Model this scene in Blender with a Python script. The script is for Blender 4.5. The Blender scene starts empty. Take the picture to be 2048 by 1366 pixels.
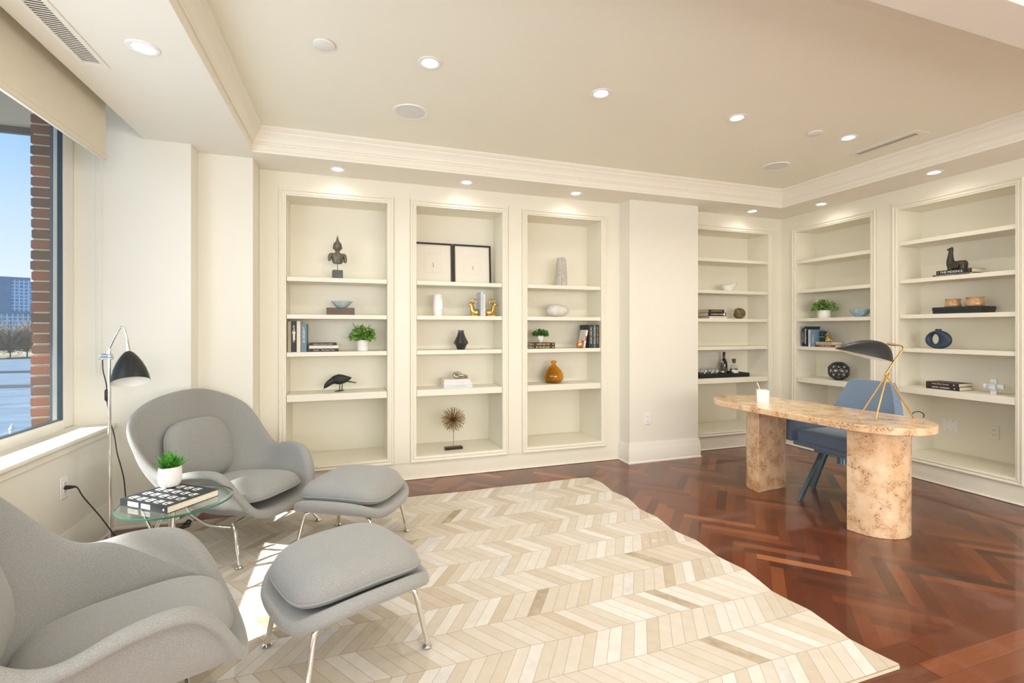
import bpy, bmesh, math, random
from mathutils import Vector, Matrix, Euler, Quaternion
PI = math.pi
SC = bpy.context.scene
COL = SC.collection
rnd = random.Random(7)

# ------------------------------------------------------------------ camera model (room axes: +Y towards the bookcases, +X along them)
FPX, CXP, HYP, HCAM = 953.4, 1024.0, 658.75, 1.36
TH = math.atan((CXP - 701.3) / FPX)
_c, _s = math.cos(TH), math.sin(TH)

def _ray(x, y):
    r, u = (x - CXP) / FPX, (HYP - y) / FPX
    return (r * _c + _s, -r * _s + _c, u)

def onY(x, y, Y):
    d = _ray(x, y); t = Y / d[1]
    return Vector((d[0] * t, Y, HCAM + d[2] * t))

def onX(x, y, X):
    d = _ray(x, y); t = X / d[0]
    return Vector((X, d[1] * t, HCAM + d[2] * t))

def onZ(x, y, Z):
    d = _ray(x, y); t = (Z - HCAM) / d[2]
    return Vector((d[0] * t, d[1] * t, Z))

# ------------------------------------------------------------------ materials
def lin(v):
    return v / 12.92 if v <= 0.04045 else ((v + 0.055) / 1.055) ** 2.4

def rgb(r, g, b):
    return (lin(r / 255), lin(g / 255), lin(b / 255), 1.0)

class NT:
    def __init__(self, name):
        m = bpy.data.materials.new(name); m.use_nodes = True
        self.m = m; self.t = m.node_tree
        self.b = self.t.nodes['Principled BSDF']; self.out = self.t.nodes['Material Output']
    def n(self, typ, **kw):
        nd = self.t.nodes.new(typ)
        for k, v in kw.items():
            if k.startswith('i_'):
                nd.inputs[k[2:].replace('_', ' ')].default_value = v
            else:
                setattr(nd, k, v)
        return nd
    def l(self, a, b):
        self.t.links.new(a, b)
    def set(self, **kw):
        for k, v in kw.items():
            self.b.inputs[k.replace('_', ' ')].default_value = v
    def ramp(self, stops, src=None):
        r = self.n('ShaderNodeValToRGB')
        e = r.color_ramp.elements
        while len(e) > 1: e.remove(e[-1])
        e[0].position, e[0].color = stops[0]
        for p, c in stops[1:]:
            x = e.new(p); x.color = c
        if src is not None: self.l(src, r.inputs['Fac'])
        return r
    def noise(self, scale, detail=4, rough=0.55, coord='Object', stretch=None):
        tc = self.n('ShaderNodeTexCoord')
        nz = self.n('ShaderNodeTexNoise'); nz.inputs['Scale'].default_value = scale
        nz.inputs['Detail'].default_value = detail; nz.inputs['Roughness'].default_value = rough
        if stretch:
            mp = self.n('ShaderNodeMapping'); mp.inputs['Scale'].default_value = stretch
            self.l(tc.outputs[coord], mp.inputs['Vector']); self.l(mp.outputs['Vector'], nz.inputs['Vector'])
        else:
            self.l(tc.outputs[coord], nz.inputs['Vector'])
        return nz
    def bump(self, src, strength, dist=0.002):
        b = self.n('ShaderNodeBump'); b.inputs['Strength'].default_value = strength; b.inputs['Distance'].default_value = dist
        self.l(src, b.inputs['Height']); self.l(b.outputs['Normal'], self.b.inputs['Normal'])

def mul(c, f):
    return (min(1, c[0] * f), min(1, c[1] * f), min(1, c[2] * f), 1)

def plain(name, col, rough=0.5, metal=0.0, var=0.06, scale=14, spec=0.5, coat=0.0, bump=0.0, bscale=60):
    k = NT(name)
    nz = k.noise(scale)
    r = k.ramp([(0.3, mul(col, 1 - var)), (0.7, mul(col, 1 + var))], nz.outputs['Fac'])
    k.l(r.outputs['Color'], k.b.inputs['Base Color'])
    k.set(Roughness=rough, Metallic=metal, Specular_IOR_Level=spec, Coat_Weight=coat)
    if bump:
        k.bump(k.noise(bscale).outputs['Fac'], bump)
    return k.m

def glass(name, col, rough=0.0, tint_only=False, refl=0.08):
    k = NT(name)
    if tint_only:   # thin sheet: clear with a faint mirror reflection
        tr = k.n('ShaderNodeBsdfTransparent'); tr.inputs['Color'].default_value = col
        gl = k.n('ShaderNodeBsdfGlossy'); gl.inputs['Roughness'].default_value = rough; gl.inputs['Color'].default_value = (1, 1, 1, 1)
        lw = k.n('ShaderNodeLayerWeight'); lw.inputs['Blend'].default_value = .5
        pw = k.n('ShaderNodeMath', operation='POWER'); pw.inputs[1].default_value = 4.0; k.l(lw.outputs['Facing'], pw.inputs[0])
        fr = k.n('ShaderNodeMath', operation='MULTIPLY_ADD'); fr.inputs[1].default_value = .8; fr.inputs[2].default_value = .045; k.l(pw.outputs[0], fr.inputs[0])
        mx = k.n('ShaderNodeMixShader')
        k.l(fr.outputs[0], mx.inputs['Fac']); k.l(tr.outputs['BSDF'], mx.inputs[1]); k.l(gl.outputs['BSDF'], mx.inputs[2])
        k.l(mx.outputs['Shader'], k.out.inputs['Surface'])
    else:
        k.set(Base_Color=col, Roughness=rough, Transmission_Weight=1.0, IOR=1.45)
    return k.m

def emit(name, col, strength):
    k = NT(name); k.set(Base_Color=(0.8, 0.8, 0.8, 1), Emission_Color=col, Emission_Strength=strength)
    return k.m

M = {}
WALLC = (0.80, 0.772, 0.668, 1)
M['paint'] = plain('cream_paint', WALLC, 0.45, var=0.012, scale=3, bump=0.03, bscale=220)
M['paint_wall'] = plain('warm_white_wall_paint', (0.80, 0.778, 0.70, 1), 0.55, var=0.01, scale=3, bump=0.03, bscale=220)
M['ceil'] = plain('ceiling_paint', (0.885, 0.872, 0.77, 1), 0.7, var=0.01, scale=2)
M['soffit'] = plain('soffit_paint', (0.85, 0.825, 0.75, 1), 0.6, var=0.01, scale=2)
M['crown'] = plain('crown_paint', (0.84, 0.805, 0.715, 1), 0.4, var=0.01, scale=2)
M['white'] = plain('white_plastic', (0.84, 0.84, 0.83, 1), 0.35, var=0.01)
M['whitemetal'] = plain('white_window_enamel', (0.82, 0.81, 0.77, 1), 0.35, var=0.01)
M['ceramic'] = plain('white_ceramic', (0.85, 0.85, 0.84, 1), 0.25, var=0.02, coat=0.3)
M['ivory'] = plain('ivory_plate', (0.80, 0.77, 0.66, 1), 0.4, var=0.01)
M['chrome'] = plain('chrome', (0.82, 0.80, 0.77, 1), 0.09, metal=1.0, var=0.02)
M['brass'] = plain('brushed_brass', (0.62, 0.42, 0.17, 1), 0.25, metal=1.0, var=0.06)
M['gold'] = plain('polished_brass', (0.72, 0.50, 0.17, 1), 0.2, metal=1.0, var=0.08, scale=30)
M['copper'] = plain('polished_copper', (0.86, 0.42, 0.22, 1), 0.16, metal=1.0, var=0.06)
M['pewter'] = plain('aged_pewter', (0.50, 0.46, 0.38, 1), 0.3, metal=1.0, var=0.15, scale=40)
M['black'] = plain('black_satin', (0.012, 0.012, 0.013, 1), 0.32, var=0.1)
M['blackcast'] = plain('black_cast_iron', (0.014, 0.015, 0.017, 1), 0.45, var=0.25, scale=50, bump=0.2)
M['rubber'] = plain('black_rubber', (0.014, 0.014, 0.014, 1), 0.5)
M['gasket'] = plain('dark_window_gasket', (0.045, 0.075, 0.10, 1), 0.4)
M['shade_black'] = plain('satin_black_lamp_enamel', (0.022, 0.023, 0.024, 1), 0.40, var=0.1, spec=.3)
M['lampwhite'] = plain('white_lamp_lining', (0.85, 0.85, 0.83, 1), 0.5)
M['sky_tinted_steel'] = plain('sky_tinted_chair_steel', (0.17, 0.27, 0.37, 1), 0.26, metal=0.7, var=0.05)  # blue of the reflected sky is painted into the leg colour
M['lead'] = plain('dark_base_bronze', (0.035, 0.030, 0.022, 1), 0.3, metal=0.6, var=0.2)
M['lattice'] = plain('glazed_navy_black_lattice', (0.016, 0.03, 0.042, 1), 0.22, var=0.2, coat=0.5)
M['donut'] = plain('matt_navy_ceramic', (0.022, 0.042, 0.075, 1), 0.5, var=0.1)
M['navybox'] = plain('black_leather_box', (0.013, 0.019, 0.024, 1), 0.4, var=0.2, scale=80, bump=0.2, bscale=300)
M['tray'] = plain('black_lacquer_tray', (0.012, 0.014, 0.016, 1), 0.25, var=0.1)
M['bluebowl'] = plain('pale_blue_glaze', (0.50, 0.60, 0.66, 1), 0.2, var=0.2, scale=18, coat=0.4)
M['bluebowl2'] = plain('speckled_blue_glaze', (0.30, 0.45, 0.53, 1), 0.22, var=0.35, scale=55, coat=0.4)
M['stone'] = plain('pale_stone', (0.66, 0.65, 0.62, 1), 0.6, var=0.12, scale=26)
M['marble'] = plain('grey_white_marble', (0.62, 0.66, 0.70, 1), 0.25, var=0.22, scale=16)
M['marblew'] = plain('white_marble', (0.84, 0.84, 0.83, 1), 0.25, var=0.05, scale=12)
M['ribbed'] = plain('weathered_grey_ceramic', (0.50, 0.475, 0.43, 1), 0.6, var=0.22, scale=40)
M['bronze'] = plain('verdigris_bronze', (0.145, 0.145, 0.105, 1), 0.45, metal=0.35, var=0.4, scale=60, bump=0.3, bscale=90)
M['slate'] = plain('grey_slate_block', (0.10, 0.11, 0.105, 1), 0.6, var=0.15)
M['llama'] = plain('dark_carved_bronze', (0.035, 0.027, 0.018, 1), 0.42, var=0.5, scale=60, bump=0.35, bscale=90)
M['potbrown'] = plain('brown_glazed_pottery', (0.50, 0.30, 0.14, 1), 0.15, var=0.3, scale=30, coat=0.6)
M['soil'] = plain('potting_soil', (0.03, 0.022, 0.016, 1), 0.9, var=0.4, scale=90)
M['amber'] = glass('amber_glass', (0.95, 0.60, 0.10, 1), 0.02)
M['clear'] = glass('clear_glassware', (0.97, 0.98, 0.98, 1), 0.0, tint_only=True)
M['bottleglass'] = plain('dark_bottle_glass', (0.012, 0.014, 0.008, 1), 0.08, coat=0.5)
M['liquor'] = plain('smoky_liquor', (0.06, 0.045, 0.05, 1), 0.1, coat=0.6)
M['tableglass'] = glass('table_glass', (0.80, 0.90, 0.85, 1), 0.0, tint_only=True)
M['glassedge'] = plain('green_glass_edge', (0.03, 0.16, 0.12, 1), 0.08, coat=0.4)
M['pane'] = glass('window_glass', (0.95, 0.98, 0.99, 1), 0.0, tint_only=True)
M['paper'] = plain('book_paper', (0.80, 0.74, 0.62, 1), 0.8, var=0.05, scale=120)
M['inkw'] = plain('white_ink', (0.85, 0.85, 0.82, 1), 0.6)
M['inky'] = plain('yellow_gilt_ink', (0.75, 0.58, 0.16, 1), 0.5)
M['inkk'] = plain('dark_ink', (0.05, 0.05, 0.06, 1), 0.6)
M['inkg'] = plain('grey_ink', (0.32, 0.34, 0.36, 1), 0.6)
M['lens'] = emit('lit_downlight_lens', (1.0, 0.93, 0.82, 1), 9.0)
M['grille'] = plain('speaker_grille_mesh', (0.76, 0.77, 0.76, 1), 0.6, var=0.03, scale=300, bump=0.3, bscale=700)
M['ventdark'] = plain('dark_duct', (0.035, 0.024, 0.010, 1), 0.8)
M['blind'] = plain('cream_blind_fabric', (0.74, 0.69, 0.58, 1), 0.85, var=0.02, scale=4, bump=0.05, bscale=400)
M['twine'] = plain('golden_twig', (0.24, 0.17, 0.07, 1), 0.5, var=0.4, scale=30)
M['spike'] = plain('antique_gold_spike', (0.36, 0.23, 0.09, 1), 0.35, metal=0.8, var=0.3, scale=30)
M['blackbase'] = M['lead']

def fabric(name, c0, c1, scale=420, rough=0.95, sheen=0.25, bump=0.25):
    k = NT(name)
    a = k.noise(scale, 3, 0.7); b = k.noise(9, 2)
    r = k.ramp([(0.32, c0), (0.68, c1)], a.outputs['Fac'])
    k.l(r.outputs['Color'], k.b.inputs['Base Color'])
    k.set(Roughness=rough, Sheen_Weight=sheen, Specular_IOR_Level=0.15)
    k.bump(a.outputs['Fac'], bump, 0.001)
    return k.m
M['felt'] = fabric('grey_wool_felt', (0.215, 0.218, 0.21, 1), (0.385, 0.389, 0.38, 1), 430)
M['denim'] = fabric('blue_woven_chair_fabric', (0.06, 0.10, 0.165, 1), (0.27, 0.36, 0.48, 1), 460, bump=0.4)

def wood_simple(name, c0, c1, stretch=(3, 40, 40), rough=0.35):
    k = NT(name)
    a = k.noise(1.0, 6, 0.6, stretch=stretch)
    r = k.ramp([(0.3, c0), (0.7, c1)], a.outputs['Fac'])
    k.l(r.outputs['Color'], k.b.inputs['Base Color']); k.set(Roughness=rough)
    return k.m
M['walnut'] = wood_simple('walnut_box', (0.045, 0.020, 0.010, 1), (0.13, 0.06, 0.028, 1), (8, 60, 90))

def burl():
    k = NT('poplar_burl_veneer')
    tc = k.n('ShaderNodeTexCoord')
    base = k.noise(6, 5, 0.65)
    r0 = k.ramp([(0.28, rgb(240, 216, 186)), (0.52, rgb(230, 198, 158)), (0.75, rgb(212, 168, 120))], base.outputs['Fac'])
    def warped(scale, amt, wscale, stretch):
        mp = k.n('ShaderNodeMapping'); mp.inputs['Scale'].default_value = stretch; k.l(tc.outputs['Object'], mp.inputs['Vector'])
        wn = k.n('ShaderNodeTexNoise'); wn.inputs['Scale'].default_value = wscale; k.l(tc.outputs['Object'], wn.inputs['Vector'])
        mv = k.n('ShaderNodeMix', data_type='RGBA'); mv.inputs['Factor'].default_value = amt
        k.l(mp.outputs['Vector'], mv.inputs['A']); k.l(wn.outputs['Color'], mv.inputs['B'])
        vo = k.n('ShaderNodeTexVoronoi'); vo.inputs['Scale'].default_value = scale; k.l(mv.outputs['Result'], vo.inputs['Vector'])
        return vo
    vo = warped(70, .06, 30, (1, 1, 1.35))
    dots = k.ramp([(0.20, (1, 1, 1, 1)), (0.42, (0, 0, 0, 1))], vo.outputs['Distance'])
    vf = warped(150, .05, 40, (1, 1, 1.2))
    fine = k.ramp([(0.10, (.8, .8, .8, 1)), (0.34, (0, 0, 0, 1))], vf.outputs['Distance'])
    cl = k.noise(11, 3, 0.55, stretch=(1, 1, .9))
    core = k.ramp([(0.47, (0, 0, 0, 1)), (0.57, (1, 1, 1, 1))], cl.outputs['Fac'])
    halo = k.ramp([(0.42, (0, 0, 0, 1)), (0.66, (.50, .50, .50, 1))], cl.outputs['Fac'])
    mh = k.n('ShaderNodeMix', data_type='RGBA'); k.l(halo.outputs['Color'], mh.inputs['Factor']); k.l(r0.outputs['Color'], mh.inputs['A']); mh.inputs['B'].default_value = rgb(196, 142, 96)
    mxd = k.n('ShaderNodeMath', operation='MAXIMUM'); k.l(dots.outputs['Color'], mxd.inputs[0]); k.l(fine.outputs['Color'], mxd.inputs[1])
    m1 = k.n('ShaderNodeMath', operation='MULTIPLY'); k.l(mxd.outputs[0], m1.inputs[0]); k.l(core.outputs['Color'], m1.inputs[1])
    m2 = k.n('ShaderNodeMath', operation='MULTIPLY'); m2.inputs[1].default_value = .88; k.l(m1.outputs[0], m2.inputs[0])
    mx = k.n('ShaderNodeMix', data_type='RGBA'); k.l(m2.outputs[0], mx.inputs['Factor']); k.l(mh.outputs['Result'], mx.inputs['A'])
    mx.inputs['B'].default_value = rgb(118, 64, 32)
    k.l(mx.outputs['Result'], k.b.inputs['Base Color'])
    k.set(Roughness=0.22, Coat_Weight=0.45, Coat_Roughness=0.08)
    return k.m
M['burl'] = burl()

def floor_mat():
    k = NT('mahogany_herringbone')
    uv = k.n('ShaderNodeUVMap'); uv.uv_map = 'tone'
    sx = k.n('ShaderNodeSeparateXYZ'); k.l(uv.outputs['UV'], sx.inputs[0])
    uv2 = k.n('ShaderNodeUVMap'); uv2.uv_map = 'plank'
    mp = k.n('ShaderNodeMapping'); mp.inputs['Scale'].default_value = (1.6, 9, 1); k.l(uv2.outputs['UV'], mp.inputs['Vector'])
    cmb = k.n('ShaderNodeVectorMath', operation='ADD'); k.l(mp.outputs['Vector'], cmb.inputs[0])
    sc = k.n('ShaderNodeVectorMath', operation='SCALE'); sc.inputs['Scale'].default_value = 37.0; k.l(uv.outputs['UV'], sc.inputs[0]); k.l(sc.outputs['Vector'], cmb.inputs[1])
    gr = k.n('ShaderNodeTexNoise'); gr.inputs['Scale'].default_value = 2.2; gr.inputs['Detail'].default_value = 5; k.l(cmb.outputs['Vector'], gr.inputs['Vector'])
    add = k.n('ShaderNodeMath', operation='MULTIPLY_ADD'); add.inputs[1].default_value = 0.45; k.l(gr.outputs['Fac'], add.inputs[0])
    t2 = k.n('ShaderNodeMath', operation='MULTIPLY_ADD'); t2.inputs[1].default_value = 0.95; t2.inputs[2].default_value = -0.22; k.l(sx.outputs['X'], t2.inputs[0]); k.l(t2.outputs[0], add.inputs[2])
    r = k.ramp([(0.0, (0.042, 0.009, 0.004, 1)), (0.4, (0.120, 0.027, 0.009, 1)), (0.7, (0.20, 0.054, 0.017, 1)), (1.0, (0.36, 0.13, 0.045, 1))], add.outputs[0])
    s2 = k.n('ShaderNodeSeparateXYZ'); k.l(uv2.outputs['UV'], s2.inputs[0])
    def edge(o, w):
        a = k.n('ShaderNodeMath', operation='SUBTRACT'); a.inputs[1].default_value = 0.5; k.l(o, a.inputs[0])
        b = k.n('ShaderNodeMath', operation='ABSOLUTE'); k.l(a.outputs[0], b.inputs[0])
        c = k.n('ShaderNodeMath', operation='GREATER_THAN'); c.inputs[1].default_value = 0.5 - w; k.l(b.outputs[0], c.inputs[0])
        return c
    e1, e2 = edge(s2.outputs['X'], 0.0022), edge(s2.outputs['Y'], 0.014)
    mxm = k.n('ShaderNodeMath', operation='MAXIMUM'); k.l(e1.outputs[0], mxm.inputs[0]); k.l(e2.outputs[0], mxm.inputs[1])
    fm = k.n('ShaderNodeMath', operation='MULTIPLY'); fm.inputs[1].default_value = 0.6; k.l(mxm.outputs[0], fm.inputs[0])
    mx = k.n('ShaderNodeMix', data_type='RGBA'); k.l(fm.outputs[0], mx.inputs['Factor']); k.l(r.outputs['Color'], mx.inputs['A']); mx.inputs['B'].default_value = (0.02, 0.006, 0.003, 1)
    k.l(mx.outputs['Result'], k.b.inputs['Base Color'])
    k.set(Roughness=0.34, Specular_IOR_Level=0.35, Coat_Weight=0.55, Coat_Roughness=0.06)
    k.bump(gr.outputs['Fac'], 0.03, 0.001)
    return k.m
M['floor'] = floor_mat()

def rug_mat():
    k = NT('pieced_cowhide')
    uv = k.n('ShaderNodeUVMap'); uv.uv_map = 'tone'
    sx = k.n('ShaderNodeSeparateXYZ'); k.l(uv.outputs['UV'], sx.inputs[0])
    nz = k.noise(16, 4, 0.6)
    ad = k.n('ShaderNodeMath', operation='MULTIPLY_ADD'); ad.inputs[1].default_value = 0.34; ad.inputs[2].default_value = -0.17; k.l(nz.outputs['Fac'], ad.inputs[0])
    a2 = k.n('ShaderNodeMath', operation='ADD'); k.l(ad.outputs[0], a2.inputs[0]); k.l(sx.outputs['X'], a2.inputs[1])
    r = k.ramp([(0.0, rgb(156, 143, 124)), (0.12, rgb(184, 169, 147)), (0.35, rgb(196, 185, 168)), (0.6, rgb(206, 198, 186)), (0.82, rgb(217, 213, 206)), (1.0, rgb(196, 193, 188))], a2.outputs[0])
    uv2 = k.n('ShaderNodeUVMap'); uv2.uv_map = 'plank'
    s2 = k.n('ShaderNodeSeparateXYZ'); k.l(uv2.outputs['UV'], s2.inputs[0])
    def edge(o, w):
        a = k.n('ShaderNodeMath', operation='SUBTRACT'); a.inputs[1].default_value = 0.5; k.l(o, a.inputs[0])
        b = k.n('ShaderNodeMath', operation='ABSOLUTE'); k.l(a.outputs[0], b.inputs[0])
        c = k.n('ShaderNodeMath', operation='GREATER_THAN'); c.inputs[1].default_value = 0.5 - w; k.l(b.outputs[0], c.inputs[0])
        return c
    e1, e2 = edge(s2.outputs['X'], 0.03), edge(s2.outputs['Y'], 0.009)
    mxm = k.n('ShaderNodeMath', operation='MAXIMUM'); k.l(e1.outputs[0], mxm.inputs[0]); k.l(e2.outputs[0], mxm.inputs[1])
    fm = k.n('ShaderNodeMath', operation='MULTIPLY'); fm.inputs[1].default_value = 0.42; k.l(mxm.outputs[0], fm.inputs[0])
    mx = k.n('ShaderNodeMix', data_type='RGBA'); k.l(fm.outputs[0], mx.inputs['Factor']); k.l(r.outputs['Color'], mx.inputs['A']); mx.inputs['B'].default_value = rgb(120, 102, 82)
    k.l(mx.outputs['Result'], k.b.inputs['Base Color'])
    k.set(Roughness=0.75, Specular_IOR_Level=0.25, Sheen_Weight=0.1)
    return k.m
M['rug'] = rug_mat()
M['rugback'] = plain('rug_backing', rgb(214, 200, 176), 0.9)

def leafmat(name, c0, c1, c2):
    k = NT(name)
    nz = k.noise(34, 2)
    r = k.ramp([(0.3, c0), (0.5, c1), (0.72, c2)], nz.outputs['Fac'])
    k.l(r.outputs['Color'], k.b.inputs['Base Color']); k.set(Roughness=0.45, Subsurface_Weight=0.0)
    return k.m
M['leaf1'] = leafmat('succulent_leaf', (0.035, 0.16, 0.02, 1), (0.07, 0.30, 0.03, 1), (0.16, 0.42, 0.06, 1))
M['leaf2'] = leafmat('boxwood_leaf', (0.04, 0.15, 0.025, 1), (0.16, 0.36, 0.06, 1), (0.50, 0.58, 0.16, 1))
M['leaf3'] = leafmat('dark_fern_leaf', (0.015, 0.07, 0.012, 1), (0.04, 0.17, 0.02, 1), (0.12, 0.32, 0.05, 1))
M['leaf4'] = leafmat('light_green_leaf', (0.04, 0.10, 0.03, 1), (0.16, 0.34, 0.06, 1), (0.42, 0.52, 0.20, 1))

# ------------------------------------------------------------------ mesh builder
class MB:
    def __init__(self):
        self.v = []; self.f = []; self.uv = None
    def add(self, vs, fs):
        o = len(self.v); self.v += [tuple(p) for p in vs]; self.f += [tuple(i + o for i in f) for f in fs]
        return self
    def box(self, x0, x1, y0, y1, z0, z1):
        return self.add([(x0, y0, z0), (x1, y0, z0), (x1, y1, z0), (x0, y1, z0), (x0, y0, z1), (x1, y0, z1), (x1, y1, z1), (x0, y1, z1)],
                        [(0, 3, 2, 1), (4, 5, 6, 7), (0, 1, 5, 4), (1, 2, 6, 5), (2, 3, 7, 6), (3, 0, 4, 7)])
    def cyl(self, p0, p1, r0, r1=None, n=20, caps=True):
        return self.tube([p0, p1], [r0, r0 if r1 is None else r1], n, caps)
    def tube(self, pts, r, n=12, caps=True, closed=False, flat=1.0):
        pts = [Vector(p) for p in pts]
        rs = r if isinstance(r, (list, tuple)) else [r] * len(pts)
        m = len(pts); vs = []; prev = None
        for i, p in enumerate(pts):
            if closed: t = pts[(i + 1) % m] - pts[i - 1]
            elif i == 0: t = pts[1] - pts[0]
            elif i == m - 1: t = pts[-1] - pts[-2]
            else: t = (pts[i + 1] - pts[i]).normalized() + (pts[i] - pts[i - 1]).normalized()
            t.normalize()
            if prev is None:
                a = Vector((0, 0, 1)) if abs(t.z) < 0.9 else Vector((0, 1, 0))
                u = t.cross(a).normalized()
            else:
                u = (prev - t * prev.dot(t)).normalized()
            prev = u; w = t.cross(u)
            for k in range(n):
                a = 2 * PI * k / n
                vs.append(p + (u * math.cos(a) + w * (math.sin(a) * flat)) * rs[i])
        fs = []
        for i in range(m if closed else m - 1):
            j = (i + 1) % m
            for k in range(n):
                k2 = (k + 1) % n
                fs.append((i * n + k, i * n + k2, j * n + k2, j * n + k))
        if caps and not closed:
            fs.append(tuple(range(n))[::-1]); fs.append(tuple((m - 1) * n + k for k in range(n)))
        return self.add(vs, fs)
    def lathe(self, prof, n=32, c=(0, 0, 0), sx=1.0, sy=1.0, rfun=None, caps=True):
        vs = []; fs = []
        for i, (r, z) in enumerate(prof):
            for k in range(n):
                a = 2 * PI * k / n
                q = r * (rfun(a, z) if rfun else 1)
                vs.append((c[0] + q * math.cos(a) * sx, c[1] + q * math.sin(a) * sy, c[2] + z))
        for i in range(len(prof) - 1):
            for k in range(n):
                k2 = (k + 1) % n
                fs.append((i * n + k, i * n + k2, (i + 1) * n + k2, (i + 1) * n + k))
        if caps and prof[0][0] > 1e-6: fs.append(tuple(range(n))[::-1])
        if caps and prof[-1][0] > 1e-6: fs.append(tuple((len(prof) - 1) * n + k for k in range(n)))
        return self.add(vs, fs)
    def grid(self, fn, nu, nv, cu=False, cv=False):
        vs = [fn(i / (nu if cu else nu - 1), j / (nv if cv else nv - 1)) for i in range(nu) for j in range(nv)]
        fs = []
        for i in range(nu if cu else nu - 1):
            for j in range(nv if cv else nv - 1):
                i2, j2 = (i + 1) % nu, (j + 1) % nv
                fs.append((i * nv + j, i2 * nv + j, i2 * nv + j2, i * nv + j2))
        return self.add(vs, fs)
    def prism(self, poly, z0, z1):
        n = len(poly)
        return self.add([(x, y, z0) for x, y in poly] + [(x, y, z1) for x, y in poly],
                        [tuple(range(n))[::-1], tuple(range(n, 2 * n))] + [(i, (i + 1) % n, n + (i + 1) % n, n + i) for i in range(n)])
    def ell(self, c, rx, ry, rz, n=20, m=12):
        prof = [(math.sin(PI * i / m), -math.cos(PI * i / m)) for i in range(m + 1)]
        o = len(self.v)
        self.lathe([(max(r, 1e-7), z) for r, z in prof], n)
        for i in range(o, len(self.v)):
            x, y, z = self.v[i]; self.v[i] = (c[0] + x * rx, c[1] + y * ry, c[2] + z * rz)
        return self
    def tf(self, mat, start=0):
        for i in range(start, len(self.v)):
            self.v[i] = tuple(mat @ Vector(self.v[i]))
        return self

def part(name, mb, mat, parent=None, loc=(0, 0, 0), rot=(0, 0, 0), bevel=0, sub=0, smooth=40, seg=2, solid=None, label=None):
    me = bpy.data.meshes.new(name)
    me.from_pydata(mb.v, [], mb.f)
    bm = bmesh.new(); bm.from_mesh(me)
    bmesh.ops.remove_doubles(bm, verts=bm.verts, dist=1e-6)
    bmesh.ops.recalc_face_normals(bm, faces=bm.faces)
    bm.to_mesh(me); bm.free()
    me.materials.append(mat)
    if smooth:
        for p in me.polygons: p.use_smooth = True
        me.set_sharp_from_angle(angle=math.radians(smooth))
    o = bpy.data.objects.new(name, me); COL.objects.link(o)
    o.location = loc; o.rotation_euler = rot
    if parent: o.parent = parent
    if solid:
        md = o.modifiers.new('thick', 'SOLIDIFY'); md.thickness = solid[0]; md.offset = solid[1]
    if bevel:
        md = o.modifiers.new('bevel', 'BEVEL'); md.width = bevel; md.segments = seg; md.limit_method = 'ANGLE'
    if sub:
        md = o.modifiers.new('sub', 'SUBSURF'); md.levels = sub; md.render_levels = sub
    if label: o['label'] = label
    return o

def tag(o, label, cat, group=None):
    o['label'] = label; o['category'] = cat
    if group: o['group'] = group
    return o

def thing(name, label, cat, loc=(0, 0, 0), rz=0.0, group=None, rot=None):
    o = bpy.data.objects.new(name, None); COL.objects.link(o)
    o.empty_display_size = 0.1
    o.location = loc; o.rotation_euler = rot if rot else (0, 0, rz)
    return tag(o, label, cat, group)

def struct(name, mb, mat, parent=None, **kw):
    o = part(name, mb, mat, parent, **kw)
    if parent is None: o['kind'] = 'structure'
    return o

def copy_tree(src, loc, rz, label, group=None):
    r = src.copy(); COL.objects.link(r); r.location = loc; r.rotation_euler = (0, 0, rz); r['label'] = label
    if group: r['group'] = group
    for ch in list(src.children):
        c = ch.copy(); COL.objects.link(c); c.parent = r
        for g in list(ch.children):
            d = g.copy(); COL.objects.link(d); d.parent = c
    return r

def frame_sweep(mb, u0, u1, w0, w1, prof, place):
    """mitred moulding round a rectangle; prof = (outward offset, height off the plane); place(u, w, h) -> xyz"""
    vs = []; n = len(prof)
    for su, sw in ((0, 0), (1, 0), (1, 1), (0, 1)):
        for o, h in prof:
            u = (u1 + o) if su else (u0 - o); w = (w1 + o) if sw else (w0 - o)
            vs.append(place(u, w, h))
    fs = []
    for k in range(4):
        k2 = (k + 1) % 4
        for i in range(n - 1):
            fs.append((k * n + i, k2 * n + i, k2 * n + i + 1, k * n + i + 1))
    mb.add(vs, fs)

def panel_holes(mb, u0, u1, w0, w1, holes, boxfn):
    us = sorted({u0, u1, *[h[0] for h in holes], *[h[1] for h in holes]})
    for a, b in zip(us, us[1:]):
        m = (a + b) / 2
        hs = sorted([(h[2], h[3]) for h in holes if h[0] <= m <= h[1]])
        z = w0
        for lo, hi in hs:
            if lo > z: boxfn(a, b, z, lo)
            z = hi
        if z < w1: boxfn(a, b, z, w1)

def text_part(name, txt, size, mat, parent, loc, rot, fit=None, depth=0.0004):
    cu = bpy.data.curves.new(name, 'FONT'); cu.body = txt; cu.size = size; cu.extrude = depth; cu.align_x = 'CENTER'; cu.align_y = 'CENTER'
    cu.resolution_u = 3
    tmp = bpy.data.objects.new('tmp', cu); COL.objects.link(tmp)
    dg = bpy.context.evaluated_depsgraph_get(); dg.update()
    me = bpy.data.meshes.new_from_object(tmp.evaluated_get(dg))
    bpy.data.objects.remove(tmp); bpy.data.curves.remove(cu)
    me.materials.clear(); me.materials.append(mat)
    if fit:
        xs = [v.co.x for v in me.vertices]; ys = [v.co.y for v in me.vertices]
        if xs:
            sx = fit[0] / max(1e-6, max(xs) - min(xs)); sy = fit[1] / max(1e-6, max(ys) - min(ys))
            mx, my = (max(xs) + min(xs)) / 2, (max(ys) + min(ys)) / 2
            for v in me.vertices: v.co.x = (v.co.x - mx) * sx; v.co.y = (v.co.y - my) * sy
    o = bpy.data.objects.new(name, me); COL.objects.link(o)
    o.parent = parent; o.location = loc; o.rotation_euler = rot
    return o

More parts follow.
